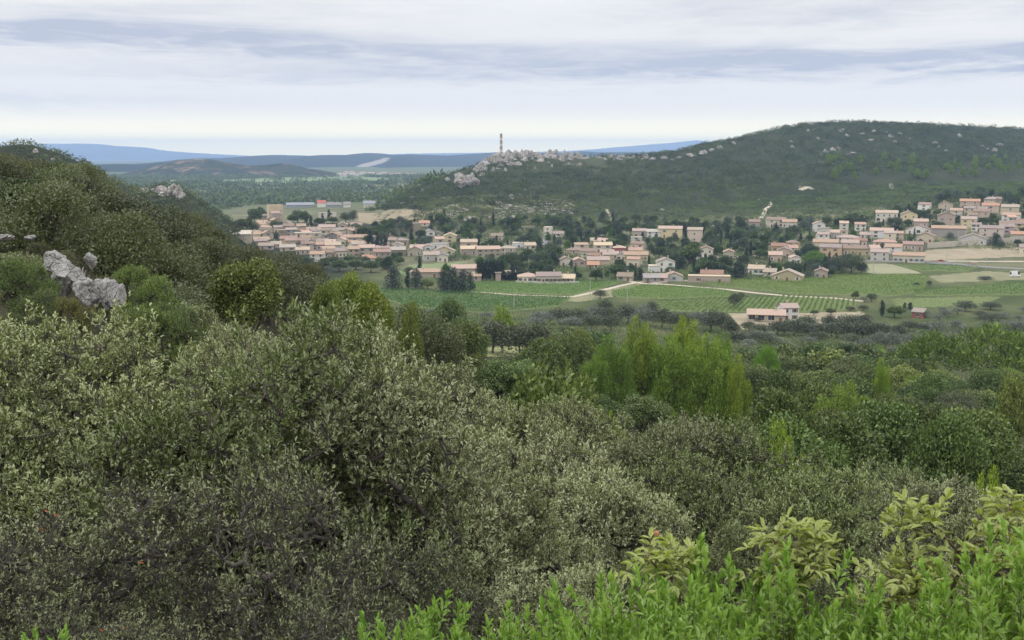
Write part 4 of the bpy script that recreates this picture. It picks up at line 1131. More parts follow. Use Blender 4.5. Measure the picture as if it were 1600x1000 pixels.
# vehicles
CARP = {k: plain_mat('car_paint', c, None, 1, .25) for k, c in dict(w=(.78, .78, .78), s=(.45, .46, .48), b=(.08, .12, .2), k=(.05, .05, .055), r=(.35, .04, .03)).items()}
TYRE = plain_mat('tyre_rubber', (.03, .03, .03), None, 1, .8)
def car(px, py, c, label, kind='car', rot=0.0, L=4.2, ymin=380):
    X, Y, Z = at(px, py, ymin); w = 1.75
    o = link({'car': 'parked_car', 'van': 'camper_van', 'pickup': 'pickup_truck'}[kind], None, None, (X, Y, Z + .05), rot); tag(o, label, {'car': 'car', 'van': 'van', 'pickup': 'pickup'}[kind], 'parked vehicles')
    b, g = MB(), MB()
    h1, h2 = (.95, 1.5) if kind != 'van' else (1.3, 3.2)
    def loft(mb, x0, x1, z0, a0, a1, z1, wy, wy2):
        v = [(x0, -wy, z0), (x1, -wy, z0), (x1, wy, z0), (x0, wy, z0), (a0, -wy2, z1), (a1, -wy2, z1), (a1, wy2, z1), (a0, wy2, z1)]
        mb.add(v, [(3, 2, 1, 0), (4, 5, 6, 7), (0, 1, 5, 4), (1, 2, 6, 5), (2, 3, 7, 6), (3, 0, 4, 7)])
    loft(b, -L / 2, L / 2, .35, -L / 2 + .08, L / 2 - .12, h1, w / 2, w / 2 - .05)
    cab = (-L * .3, L * .22) if kind == 'car' else (-L * .48, L * .36) if kind == 'van' else (-L * .05, L * .25)
    loft(g, cab[0] - .1, cab[1] + .35, h1 + .003, cab[0] + .15, cab[1] - .1, h2, w / 2 - .08, w / 2 - .25)
    loft(b, cab[0] + .12, cab[1] - .07, h2 + .003, cab[0] + .2, cab[1] - .15, h2 + .08, w / 2 - .24, w / 2 - .3)
    if kind == 'van': loft(b, -L * .47, L * .18, h1 + .003, -L * .46, L * .15, h2 - .1, w / 2 + .12, w / 2 + .08)
    link('body', b.mesh('body', [CARP[c]]), o); link('window', g.mesh('window', [GLASS]), o)
    for x in (-L * .31, L * .31):
        for s in (-1, 1): link('wheel', MB().segs((x, s * (w / 2 - .18), .32), (x, s * (w / 2 + .02), .32), .32, .32, 12).add([(x + .3 * math.cos(t), s * (w / 2 + .021), .32 + .3 * math.sin(t)) for t in np.arange(4) * math.pi / 2], [(0, 1, 2, 3)]).mesh('wheel', [TYRE]), o)
car(1586, 433, 'w', 'white camper van parked on the bare field verge', 'van', .1, 5.6)
car(1147, 404, 'w', 'white pickup parked by the pale garden wall', 'pickup', .2, 4.9, 560)
car(688, 364, 'w', 'white car parked beside the small pale gabled house', 'car', .1, 4.2, 700)
car(702, 364, 's', 'silver car parked beyond the white one near the dry slope', 'car', .1, 4.2, 700)
car(1016, 441, 'k', 'dark car on the track junction', 'car', .3, 4.2)
car(1026, 441, 'w', 'small white car beside the dark car at the track junction', 'car', .2, 4.0)
car(1520, 367, 's', 'grey car on the drive beside the white gabled house', 'car', .4, 4.2, 560)
car(1470, 410, 'r', 'red car on the lower road', 'car', .03, 4.1, 560)
# ------------------------------------------------------------------ scrub, woods, undergrowth: nobody could count it
HX = np.array([h[:3] for h in HOUSES])
def clear_of_houses(XY, extra=1.5):
    d = np.sqrt(((XY[:, None, :] - HX[None, :, :2]) ** 2).sum(-1))
    return (d > HX[None, :, 2] + extra).all(1)
RP = np.array(RIDGES[0]['p'], float)
def crestY(u): return np.interp(800 + F * u, RP[:, 0], RP[:, 2])
XY, rg = scatter(14000, -.135, .62, 900, 1760, 41)
u = XY[:, 0] / XY[:, 1]; c0 = crestY(u); foot = c0 * .745
crag = (np.abs(u - .02) < .085) & (XY[:, 1] > c0 - 95)
keep = (XY[:, 1] < c0 + 75) & (XY[:, 1] > foot + 25) & (vnoise(XY[:, 0] / 45, XY[:, 1] / 45, 8) > -.36) & (~crag | (rg.random(len(XY)) < .55)) & clear_of_houses(XY, 3) & ~inpoly(800 + F * u, py_of(XY[:, 1], ground(XY[:, 0], XY[:, 1])), np.array([(520, 333), (640, 327), (705, 329), (880, 327), (905, 352), (520, 356)]))
XY = XY[keep]; n = len(XY)
clumps('maquis', XY, rg.uniform(1.6, 5.2, n) * rg.uniform(.8, 1.25, n), rg.uniform(1.6, 4.8, n), 70, 1.0, LM['scrub'], (.47, .6, .43), 42)
XY, rg = scatter(9000, .02, .56, 800, 1130, 43)
u = XY[:, 0] / XY[:, 1]; py = py_of(XY[:, 1], ground(XY[:, 0], XY[:, 1])); px = 800 + F * u
keep = clear_of_houses(XY, 2) & (XY[:, 1] < crestY(u) * .79) & (py < 362 - 18 * (px > 1330)) & (py > 285)
XY = XY[keep]; n = len(XY)
clumps('garrigue', XY, rg.uniform(.9, 2.6, n), rg.uniform(.7, 2.1, n), 30, .72, LM['scrub'], (.72, .95, .55), 44)
XY, rg = scatter(2600, -.09, .06, 860, 1010, 45)
XY = XY[clear_of_houses(XY, 2)]; n = len(XY)
clumps('garrigue', XY, rg.uniform(.7, 2.6, n), rg.uniform(.7, 2.2, n), 16, 1.0, LM['scrub'], (1.0, 1.05, .9), 46)
XY, rg = scatter(3800, -.74, -.24, 340, 640, 47)
keep = ground(XY[:, 0], XY[:, 1]) > 14
XY = XY[keep]; n = len(XY)
clumps('maquis', XY, rg.uniform(1.2, 2.8, n), rg.uniform(1.2, 2.8, n), 26, .85, LM['scrub'], (.85, .92, .85), 48)
XY, rg = scatter(9000, -.42, -.06, 1130, 3500, 49)
keep = (fbm(XY[:, 0] / 190, XY[:, 1] / 330, 51, 3) > -.1) | (rg.random(len(XY)) < .05); keep &= ~((XY[:, 1] < 1500) & (np.abs(XY[:, 0] + 250) < 110)) 
pxw = px_of(XY[:, 0], XY[:, 1], ground(XY[:, 0], XY[:, 1])); pyw = py_of(XY[:, 1], ground(XY[:, 0], XY[:, 1]))
for pl, _ in PLAIN: keep &= ~inpoly(pxw, pyw, np.array(pl, float)) | (rg.random(len(XY)) < .06)
XY = XY[keep]; n = len(XY)
clumps('woodland', XY, rg.uniform(5, 13, n), rg.uniform(4, 9, n), 22, 4.5, LM['scrub'], (.8, .95, .85), 50)
# hedges and bushes of the gardens
XY, rg = scatter(9500, -.19, .5, 575, 900, 57)
px = px_of(XY[:, 0], XY[:, 1], ground(XY[:, 0], XY[:, 1])); py = py_of(XY[:, 1], ground(XY[:, 0], XY[:, 1]))
VIL = np.array([(640, 352), (700, 346), (880, 345), (1000, 350), (1150, 350), (1300, 352), (1420, 330), (1480, 306), (1600, 306), (1660, 315), (1660, 396), (1440, 384), (1440, 394), (1340, 408), (1300, 436), (1150, 438), (1000, 438), (900, 438), (740, 434), (640, 430), (560, 412), (500, 408), (560, 370), (600, 350)], float)
keep = inpoly(px, py, VIL) & clear_of_houses(XY, .3) & (fbm(XY[:, 0] / 22, XY[:, 1] / 30, 58, 2) > -.2) & ~((px > 620) & (px < 742) & (py > 408) & (py < 426)) & ~((px > 1015) & (px < 1060) & (py > 394) & (py < 405))
XY = XY[keep]; n = len(XY)
clumps('shrubbery', XY, rg.uniform(.8, 2.6, n), rg.uniform(.9, 3.2, n), 26, .8, LM['scrub'], (.8, 1.0, .78), 59)
# young growth between the trees of the woods
XY, rg = scatter(9000, -.1, .6, 58, 370, 63)
zz = ground(XY[:, 0], XY[:, 1]); px = px_of(XY[:, 0], XY[:, 1], zz); py = py_of(XY[:, 1], zz)
keep = ~inpoly(px, py, np.array([(735, 562), (752, 534), (852, 538), (832, 566)])) & ~((px > 1120) & (px < 1380) & (py < 524)) & (px < 1720) & ~((px < 840) & (XY[:, 1] > 275)) & ~((px > 700) & (px < 870) & (XY[:, 1] > 175) & (py > 540))
XY = XY[keep]; XY = XY[rg.random(len(XY)) < .22]; n = len(XY); k_ = 1 + XY[:, 1] * .0018
clumps('thicket', XY, rg.uniform(.8, 1.8, n) * k_, rg.uniform(.8, 1.7, n) * k_, 60, .34, LM['oak'], (.8, .92, .85), 64, Wd=.55)
# stones of the rocky ground behind the village
rub = rock_mat('limestone_rubble', (.34, .31, .265), (.24, .215, .18), .6)
XY, rg = scatter(1000, -.075, .055, 890, 1010, 52)
XY = XY[clear_of_houses(XY, 2) & (fbm(XY[:, 0] / 25, XY[:, 1] / 18, 3, 3) > -.1)]; n = len(XY)
mb = MB(); s = rg.uniform(.5, 2.2, n)[:, None, None]
oc = np.array([(1, 0, 0), (0, 1, 0), (-1, 0, 0), (0, -1, 0), (.2, .1, .8), (.9, .8, -.3), (-.8, .9, -.3), (-.9, -.8, -.3), (.8, -.9, -.3)])
v = oc[None] * s * rg.uniform(.6, 1.4, (n, 9, 3)) * [1.5, 1, .6]; v[..., 0] += XY[:, 0:1]; v[..., 1] += XY[:, 1:2]; v[..., 2] += ground(XY[:, 0], XY[:, 1])[:, None]
f = np.array([(0, 5, 4), (5, 1, 4), (1, 6, 4), (6, 2, 4), (2, 7, 4), (7, 3, 4), (3, 8, 4), (8, 0, 4)])
mb.add(v.reshape(-1, 3), (f[None] + (np.arange(n) * 9)[:, None, None]).reshape(-1, 3))
tag(link('rubble', mb.mesh('rubble', [rub])), kind='stuff')
XY, rg = scatter(8500, -.72, .72, 42, 430, 53)
keep = ~inpoly(px_of(XY[:, 0], XY[:, 1], ground(XY[:, 0], XY[:, 1])), py_of(XY[:, 1], ground(XY[:, 0], XY[:, 1])), np.array([(740, 558), (755, 540), (848, 540), (825, 560)]))
pyg = py_of(XY[:, 1], ground(XY[:, 0], XY[:, 1])); pxg = 800 + F * XY[:, 0] / XY[:, 1]
keep &= ~((pxg > 1120) & (pxg < 1380) & (pyg < 520)) & ~((pxg > 560) & (pyg < 486))
XY = XY[keep]; n = len(XY); k_ = 1 + XY[:, 1] * .006
clumps('undergrowth', XY, rg.uniform(.5, 1.2, n) * k_, rg.uniform(.5, 1.3, n) * k_, 30, .34, LM['oak'], (.8, .85, .8), 54)

# ------------------------------------------------------------------ limestone
def rock_proto(seed, n=44, planes=16, rough=.16):
    rng = np.random.default_rng(seed)
    th = np.linspace(0, math.pi, n); ph = np.linspace(0, 2 * math.pi, n * 2, endpoint=False)
    T, Pp = np.meshgrid(th, ph, indexing='ij')
    v = np.stack([np.sin(T) * np.cos(Pp), np.sin(T) * np.sin(Pp), np.cos(T)], -1).reshape(-1, 3)
    p = v.copy()
    for q in range(planes):
        nn = unit(rng.normal(0, 1, 3)); d = rng.uniform(.55, .92)
        p -= np.maximum(0, p @ nn - d)[:, None] * nn * .95
    f = lambda k, o: fbm(v[:, 0] * k + seed, v[:, 1] * k + v[:, 2] * k * .7, seed, o) + fbm(v[:, 2] * k + seed, v[:, 0] * k - v[:, 1] * .5 * k, seed + 3, o)
    r = 1 + rough * f(2.5, 5) - rough * .9 * np.maximum(0, .12 - np.abs(f(1.7, 2))) / .12
    p = p * r[:, None]
    i = np.arange(n - 1)[:, None] * (2 * n) + np.arange(2 * n)[None]; j = np.arange(n - 1)[:, None] * (2 * n) + (np.arange(2 * n)[None] + 1) % (2 * n)
    return MB().add(p, np.stack([i, i + 2 * n, j + 2 * n, j], -1).reshape(-1, 4))
LIME = rock_mat('pale_limestone', (.55, .535, .515), (.36, .345, .33), .9)
CRAG = rock_mat('crag_limestone', (.46, .435, .405), (.22, .205, .19), .8)
RK = [rock_proto(i, 40).mesh('rock', [LIME], False) for i in (1, 2, 3, 4)]
CK = [rock_proto(i + 20, 26, 22, .3).mesh('crag', [CRAG], False) for i in range(5)]
def rock(meshes, px, py, wpx, hpx, Y, label, name='limestone_rock', cat='rock', group=None, tilt=0.0, dep=1.0, rz=None):
    X = x_of(px, py, Y); Z = z_of(Y, py); s = Y / F
    o = link(name, meshes[int(R.integers(len(meshes)))], None, (X, Y, Z), 0, (wpx * s / 1.7, wpx * s / 1.7 * dep, hpx * s / 1.7))
    o.rotation_euler = (float(R.uniform(-.2, .2)), tilt, float(R.uniform(0, 6.28)) if rz is None else rz)
    return tag(o, label, cat, group)
# the white outcrop on the near slope
rock(RK[0:1], 88, 412, 46, 34, 34, 'topmost pale limestone block of the outcrop on the near slope', tilt=.5, rz=.2)
rock(RK[1:2], 108, 437, 52, 44, 33.5, 'large cracked limestone slab leaning under the topmost block', tilt=.75, rz=.1)
rock(RK[2:3], 138, 459, 46, 42, 33, 'grey white limestone slab at the low end of the long outcrop', tilt=.8, rz=.3)
rock(RK[3:4], 165, 456, 34, 54, 33, 'upright limestone block with reddish top beside the long outcrop', tilt=.1, rz=1.2)
rock(RK[0:1], 184, 465, 26, 42, 32.6, 'smaller grey limestone block leaning on the upright one', tilt=.35, rz=2.2)
rock(RK[1:2], 140, 407, 20, 24, 38, 'small lone limestone stone in the grey brush above the outcrop', tilt=.4)
rock(RK[2:3], 4, 372, 30, 12, 42, 'flat pale stone on the reddish bare patch of the slope', tilt=.1)
rock(RK[3:4], 46, 371, 16, 8, 42, 'little pale stone lying on the reddish bare patch', tilt=.1)
# crags along the crest
rc = np.random.default_rng(77); k = 0
for px in np.arange(722, 1015, 6.5):
    for row in range(4 if px < 905 else 2):
        if px > 905 and rc.random() < .25: continue
        pxx = px + rc.uniform(-5, 5)
        cy = float(np.interp(pxx, RP[:, 0], RP[:, 1])); Y0 = float(np.interp(pxx, RP[:, 0], RP[:, 2]))
        lim = 30 if pxx < 800 else (24 if pxx < 905 else 10)
        if 795 < pxx < 815: lim = 18
        dy = rc.uniform(0, 1) * lim * (1 if row else .1)
        if pxx < 745: dy += 14 + (745 - pxx) * .5
        Y = Y0 - 3 - dy * 3.2
        rock(CK, pxx, min(cy + dy + 2, 283), rc.uniform(9, 20) * (1 if px < 905 else .65), rc.uniform(11, 23) * (1 if px < 905 else .5), Y,
             'grey limestone crag in the jagged rock band along the chimney crest', 'limestone_crag', 'rock', 'limestone crags of the chimney crest')
for px, py, w, h in ((1098, 240, 14, 10), (1112, 236, 10, 7), (1124, 231, 9, 7), (1080, 243, 16, 8), (1062, 247, 10, 7), (1146, 225, 9, 7), (1262, 205, 5, 6), (1272, 203, 5, 5), (1313, 206, 7, 7), (1322, 212, 8, 6), (1317, 203, 5, 5), (1347, 210, 8, 5),
                     (1366, 206, 6, 6), (1384, 207, 7, 5), (1392, 214, 9, 8), (1398, 222, 7, 8), (1405, 210, 7, 6), (1360, 219, 12, 5), (1290, 238, 8, 9), (1300, 235, 9, 8), (1310, 233, 7, 7), (1330, 241, 15, 9), (1284, 242, 6, 5), (1238, 230, 8, 6),
                     (1421, 217, 5, 4), (1460, 224, 9, 6), (1498, 213, 7, 8), (1478, 236, 6, 5), (1534, 229, 8, 5), (1562, 228, 12, 7), (1555, 236, 8, 9), (1543, 233, 5, 4), (1466, 230, 6, 5), (1236, 222, 5, 5), (1278, 217, 5, 6),
                     (646, 309, 9, 6), (660, 300, 9, 7), (684, 287, 8, 6), (700, 281, 9, 7), (712, 274, 8, 7), (629, 318, 7, 5), (1020, 249, 9, 6), (1038, 247, 10, 6), (1050, 250, 7, 5), (820, 297, 6, 4), (1250, 293, 7, 5), (1268, 296, 6, 4), (1186, 313, 5, 3), (1033, 328, 10, 4), (1394, 291, 4, 8)):
    X, Y, Z = at(px, py, 880)
    rock(CK, px, py, w, h, Y - 2, 'small grey white limestone boulder in the scrub of the long hill', 'limestone_boulder', 'rock', 'boulders in the hillside scrub')
# cliff on the shoulder beyond the near slope
for px, py, w, h, lb in ((252, 303, 22, 22, 'pale cliff block at the inner end of the shoulder cliff'), (268, 302, 24, 26, 'broad grey cliff face on the shoulder beyond the oaks'), (279, 307, 20, 30, 'steep cliff block at the outer end of the shoulder'), (225, 298, 16, 8, 'low pale ledge of rock next to the shoulder cliff'), (240, 297, 8, 8, 'dark cleft stone between ledge and shoulder cliff'), (56, 237, 8, 9, 'small pale rock on the dark peak beyond the oaks'), (83, 249, 6, 5, 'tiny pale rock below the dark peak'),(168, 290, 8, 8, 'small cliff stone behind the oak crest')):
    X, Y, Z = at(px, py, 420)
    rock(CK, px, py, w, h, Y - 2, lb, 'limestone_cliff', 'cliff')
# ------------------------------------------------------------------ trees placed one by one
BR = (1.35, 1.3, .8)
for a in (  # kind, px, top row, crown width px, depth, tint, label
 ('pine', 955, 514, 93, 128, (0.75, 0.9, 0.85), 'tall bright Aleppo pine, the first of the big clump beside the grey oaks'),
 ('pine', 1003, 484, 93, 132, (1, 1.02, 0.85), 'tall Aleppo pine with pointed top in the middle of the big bright clump'),
 ('pine', 1052, 508, 98, 130, (0.85, 0.98, 0.85), 'full bright Aleppo pine in front of the tallest one of the big clump'),
 ('pine', 1072, 480, 98, 136, (1.15, 1.18, 0.85), 'tallest bright Aleppo pine of the big clump, yellow green at the top'),
 ('pine', 1112, 510, 102, 130, (0.95, 1.05, 0.85), 'broad bright Aleppo pine on the farm side of the big clump'),
 ('pine', 1150, 545, 62, 128, (1.1, 1.12, 0.8), 'low bright Aleppo pine at the outer edge of the big clump'),
 ('pine', 925, 548, 62, 126, (0.8, 0.95, 0.85), 'small Aleppo pine leaning out of the big clump beside the oaks'),
 ('pine', 1128, 503, 60, 150, (.8, .95, .9), 'dull green pine standing behind the big bright clump'),
 ('pine', 930, 612, 46, 62, (1.3, 1.3, .8), 'small yellow green young pine below the big bright clump'),
 ('pine', 958, 628, 34, 60, (1.25, 1.25, .8), 'tiny yellow green pine beside the small young pine'),
 ('pine', 1212, 640, 44, 46, (1.15, 1.2, .75), 'slender bright young pine rising between grey oaks'),
 ('pine', 1240, 668, 30, 44, (1.1, 1.15, .75), 'short bright young pine next to the slender one'),
 ('pine', 1318, 578, 135, 96, (.85, .92, .8), 'lone pale green pine with brown lower boughs in the green oak wood'),
 ('pine', 1292, 612, 100, 92, (.75, .82, .8), 'dull pine with bare lower boughs beside the lone pale green pine'),
 ('pine', 1548, 706, 42, 40, (1.2, 1.25, .75), 'bright little pine standing over the grey bushes near the frame edge'),
 ('pine', 1380, 552, 36, 170, (1.05, 1.15, .7), 'small vivid green pine amid the pale oak wood'),
 ('umbrella', 1462, 514, 118, 235, (.5, .58, .5), 'wide umbrella shaped pine with dark underside, beside the largest one'),
 ('umbrella', 1548, 499, 140, 230, (.55, .62, .5), 'largest umbrella shaped pine above the green oak wood'),
 ('umbrella', 1605, 512, 100, 232, (.62, .7, .52), 'umbrella shaped pine cut by the frame edge'),
 ('umbrella', 1200, 535, 52, 205, (.7, 1.0, .6), 'round vivid green pine crown behind the big bright clump'),
 ('oak', 1585, 570, 60, 120, (1.15, 1.2, .8), 'pale green oak by the frame edge under the umbrella pines'),
 ('pine', 785, 471, 46, 262, (1.0, 1.05, .85), 'feathery pale pine over the dark oaks near the pole in the vineyard'),
 ('oak', 700, 462, 66, 215, (.75, .95, .8), 'tall dark green oak in front of the dark vineyard'),
 ('oak', 722, 490, 60, 205, (.7, .9, .75), 'full dark green oak leaning on the tall one before the vineyard'),
 ('oak', 745, 512, 44, 200, (.75, .95, .75), 'lower green oak beside the dark round oaks of the clearing'),
 ('holm', 770, 498, 62, 255, (.62, .66, .68), 'dark round holm oak at the top of the grassy clearing'),
 ('holm', 812, 503, 66, 252, (.6, .64, .66), 'second dark round holm oak at the top of the grassy clearing'),
 ('holm', 845, 506, 44, 250, (.62, .66, .68), 'third and smallest dark holm oak at the top of the grassy clearing'),
 ('oak', 545, 412, 74, 86, (1.25, 1.35, .75), 'bright yellow green oak at the low end of the hillside oaks'),
 ('oak', 572, 428, 70, 84, (1.3, 1.4, .7), 'vivid yellow green oak in front of the dark conifers'),
 ('oak', 512, 428, 56, 80, (1.15, 1.25, .75), 'yellow green oak among the dark hillside oaks below the old town'),
 ('oak', 596, 452, 50, 92, (1.2, 1.3, .75), 'yellow green treetop before the dark vineyard edge'),
 ('oak', 640, 468, 46, 98, (1.15, 1.2, .8), 'sparse yellow green treetop at the vineyard corner'),
 ('holm', 870, 520, 60, 170, (1, 1.1, .8), 'mid green oak beside the clearing and the big bright pines'),
 ('oak', 905, 505, 62, 175, (1.05, 1.12, .8), 'pale green oak next to the big bright pine clump'),
 ('holm', 335, 352, 84, 90, (.62, .68, .5), 'dark holm oak on the hillside edge before the pale ochre barn roof'),
 ('holm', 388, 377, 92, 87, (.66, .68, .52), 'broad dark holm oak on the hillside edge below the ochre barn roof'),
 ('holm', 440, 388, 84, 85, (.6, .64, .5), 'dark holm oak covering the lower edge of the old town'),
 ('holm', 482, 404, 70, 88, (.7, .7, .55), 'dull dark holm oak beside the yellow green hillside oak'),
 ('holm', 300, 330, 70, 92, (.72, .78, .5), 'olive green holm oak on the hillside edge under the shoulder cliff'),
 ('holm', 75, 290, 70, 62, (.85, 1.0, .6), 'bright green bushy oak above the grassy strip of the hillside'),
 ('holm', 40, 240, 90, 78, (.68, .68, .62), 'tall dark holm oak on the skyline of the near hillside'),
 ('holm', 8, 232, 70, 70, (.85, .82, .65), 'brownish holm oak at the hillside top cut by the frame edge'),
 ('holm', 122, 250, 84, 88, (.8, .9, .6), 'round greenish holm oak on the skyline before the far mountain'),
):
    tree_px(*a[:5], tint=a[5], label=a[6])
# dark oak rows, olives and lone trees of the valley floor
for i, (px, tp, w) in enumerate(((1215, 501, 40), (1242, 497, 44), (1262, 492, 34), (1270, 505, 46), (1300, 503, 46), (1325, 501, 44), (1350, 500, 40), (1375, 503, 40), (1400, 507, 34), (1185, 505, 30), (1325, 490, 40), (1350, 490, 36), (1296, 492, 30))):
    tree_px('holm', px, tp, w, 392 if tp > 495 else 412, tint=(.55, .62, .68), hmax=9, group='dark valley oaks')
for i, (px, tp, w) in enumerate(((850, 484, 40), (875, 480, 42), (905, 482, 40), (930, 476, 40), (955, 478, 44), (982, 473, 40), (1010, 476, 38), (1035, 481, 40), (1060, 486, 40), (1085, 486, 40), (1112, 484, 40), (1128, 488, 34), (890, 492, 40), (925, 490, 40), (955, 492, 36), (838, 494, 36), (1020, 466, 24), (945, 462, 26), (1000, 480, 40), (1140, 498, 30))):
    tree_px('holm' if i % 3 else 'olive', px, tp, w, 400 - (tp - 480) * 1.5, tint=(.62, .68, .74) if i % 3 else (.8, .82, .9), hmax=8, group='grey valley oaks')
for px, tp, w in ((1165, 520, 36), (1190, 524, 36), (1215, 527, 34), (1180, 514, 30), (1205, 516, 28), (1372, 516, 26), (1396, 517, 36), (1428, 516, 30), (1425, 532, 26), (1407, 531, 26), (1385, 528, 24), (1352, 527, 26), (1330, 532, 30), (670, 482, 32), (700, 488, 26), (760, 486, 26), (1465, 500, 30), (1500, 497, 34), (1540, 494, 30), (1570, 486, 40), (1595, 478, 40), (1588, 492, 40)):
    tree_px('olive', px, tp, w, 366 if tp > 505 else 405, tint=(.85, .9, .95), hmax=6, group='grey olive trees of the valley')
for px, base, h, w, k, ti, lb in (
 (938, 466, 14, 24, 'holm', (.55, .62, .6), 'lone round dark tree at the dry verge between the vineyards'), (1148, 482, 24, 26, 'holm', (.6, .68, .66), 'lone dark tree with forked stem at the vineyard rows'), (1158, 468, 12, 14, 'holm', (.75, .75, .75), 'small grey tree behind the lone forked tree'),
 (1336, 468, 13, 14, 'oak', (.6, .6, .55), 'small brownish tree at the corner of the vineyard rows'), (1362, 472, 14, 18, 'holm', (.6, .7, .7), 'round dark bush at the end of the vineyard rows'), (1350, 473, 10, 14, 'olive', (.8, .9, .8), 'grey bush beside the round dark bush'),
 (1328, 486, 8, 16, 'holm', (.55, .6, .6), 'low dark bush by the yard path'), (1349, 486, 10, 16, 'holm', (.5, .55, .6), 'dark clipped bush by the yard path'), (1298, 492, 12, 18, 'oak', (.75, .8, .75), 'small green tree in the farm yard'), (1272, 493, 10, 14, 'oak', (.7, .8, .8), 'small tree just behind the white farmhouse'),
 (1378, 494, 26, 8, 'cypress', (.8, 1, .8), 'lone cypress in the valley near the small red shed'), (1413, 488, 16, 6, 'cypress', (.8, .9, .8), 'thin cypress behind the small red shed'), (1422, 484, 12, 7, 'cypress', (.8, .9, .8), 'short cypress behind the small red shed'), (1398, 497, 22, 30, 'oak', (.75, .9, .75), 'broad green tree between the lone cypress and the red shed'),
 (1184, 503, 9, 12, 'holm', (.5, .55, .6), 'dark bush in front of the barn doors'), (1210, 500, 9, 10, 'oak', (.7, .8, .7), 'little tree in front of the long barn'), (1452, 447, 9, 9, 'holm', (.55, .7, .6), 'round green bush alone at the bare field'), (1433, 447, 6, 12, 'holm', (.55, .7, .6), 'low green bush by the bare field corner'), (1540, 437, 6, 26, 'holm', (.5, .6, .55), 'low dark bramble on the bare field'),
 (1272, 419, 29, 42, 'umbrella', (.5, .72, .55), 'big dark umbrella pine in the village below the orange house'), (1330, 428, 30, 40, 'holm', (.5, .62, .55), 'dark broad tree at the edge of the pale meadow'), (1312, 424, 24, 34, 'holm', (.55, .65, .55), 'dark tree beside the broad one near the umbrella pine'), (1346, 428, 18, 22, 'holm', (.42, .55, .5), 'small dark tree at the meadow corner'),
 (1078, 412, 32, 38, 'oak', (.6, .78, .6), 'broad dark tree in the garden beside the bright white house'), (1080, 413, 16, 16, 'oak', (.75, .35, .4), 'dark red leaved tree under the broad garden tree'), (1025, 384, 16, 18, 'oak', (.6, .85, .6), 'round green tree below the big cream yellow house'), (1057, 370, 12, 12, 'oak', (.7, .9, .6), 'small round tree in front of the big cream yellow house'),
 (1018, 394, 8, 14, 'oak', (1.1, 1.4, .6), 'bright green shrub at the edge of the lawn'),
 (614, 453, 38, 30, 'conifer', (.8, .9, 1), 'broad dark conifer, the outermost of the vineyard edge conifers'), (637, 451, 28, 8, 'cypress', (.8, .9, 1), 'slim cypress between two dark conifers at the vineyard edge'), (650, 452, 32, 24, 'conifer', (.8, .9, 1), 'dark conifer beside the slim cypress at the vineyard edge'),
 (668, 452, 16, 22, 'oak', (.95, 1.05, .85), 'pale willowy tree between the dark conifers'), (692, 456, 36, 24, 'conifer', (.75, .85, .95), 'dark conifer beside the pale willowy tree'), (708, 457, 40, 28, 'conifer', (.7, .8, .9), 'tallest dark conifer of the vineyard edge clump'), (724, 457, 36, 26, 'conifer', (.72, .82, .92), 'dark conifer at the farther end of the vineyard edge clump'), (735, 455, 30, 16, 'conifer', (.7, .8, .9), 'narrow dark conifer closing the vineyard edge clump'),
): 
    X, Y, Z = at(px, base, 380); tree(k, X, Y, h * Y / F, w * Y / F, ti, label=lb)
for i, px in enumerate((748, 754, 760, 766, 772, 778, 784)):
    X, Y, Z = at(px, 438, 520); tree('cypress', X, Y, (31 + (i * 7) % 4) * Y / F, 9 * Y / F, (.7, .8, .8), group='cypress hedge beside the rose tower house')
for i, px in enumerate((789, 795, 801, 806)):
    X, Y, Z = at(px, 438, 520); tree('cypress', X, Y, (14, 15, 26, 13)[i] * Y / F, 9 * Y / F, (.7, .8, .8), group='clipped cypresses before the cream house')
for px, base, h in ((931, 388, 20), (941, 391, 16), (948, 391, 17), (998, 387, 13), (1071, 378, 20), (1102, 410, 14), (1103, 411, 13), (1309, 399, 14), (1314, 399, 15), (1120, 420, 14), (560, 375, 18), (578, 385, 28), (590, 392, 24), (596, 394, 22), (602, 394, 26), (514, 345, 18), (504, 349, 14), (486, 354, 18), (479, 348, 14), (748, 385, 15),
                    (721, 366, 12), (776, 378, 10), (830, 384, 12), (866, 380, 14), (1004, 372, 10), (1035, 384, 12), (1229, 370, 14), (1251, 378, 14), (1360, 392, 10), (1409, 389, 11), (1159, 425, 12), (1160, 376, 12), (1118, 372, 12), (1168, 372, 10), (644, 379, 14), (895, 391, 10), (893, 420, 14), (899, 428, 12), (1043, 414, 10), (1128, 397, 12), (1299, 372, 9), (1458, 355, 10), (1508, 332, 9)):
    X, Y, Z = at(px, base, 560); tree('cypress', X, Y, h * Y / F, max(5, h * .3) * Y / F, (.75, .9, .8), group='village cypresses')
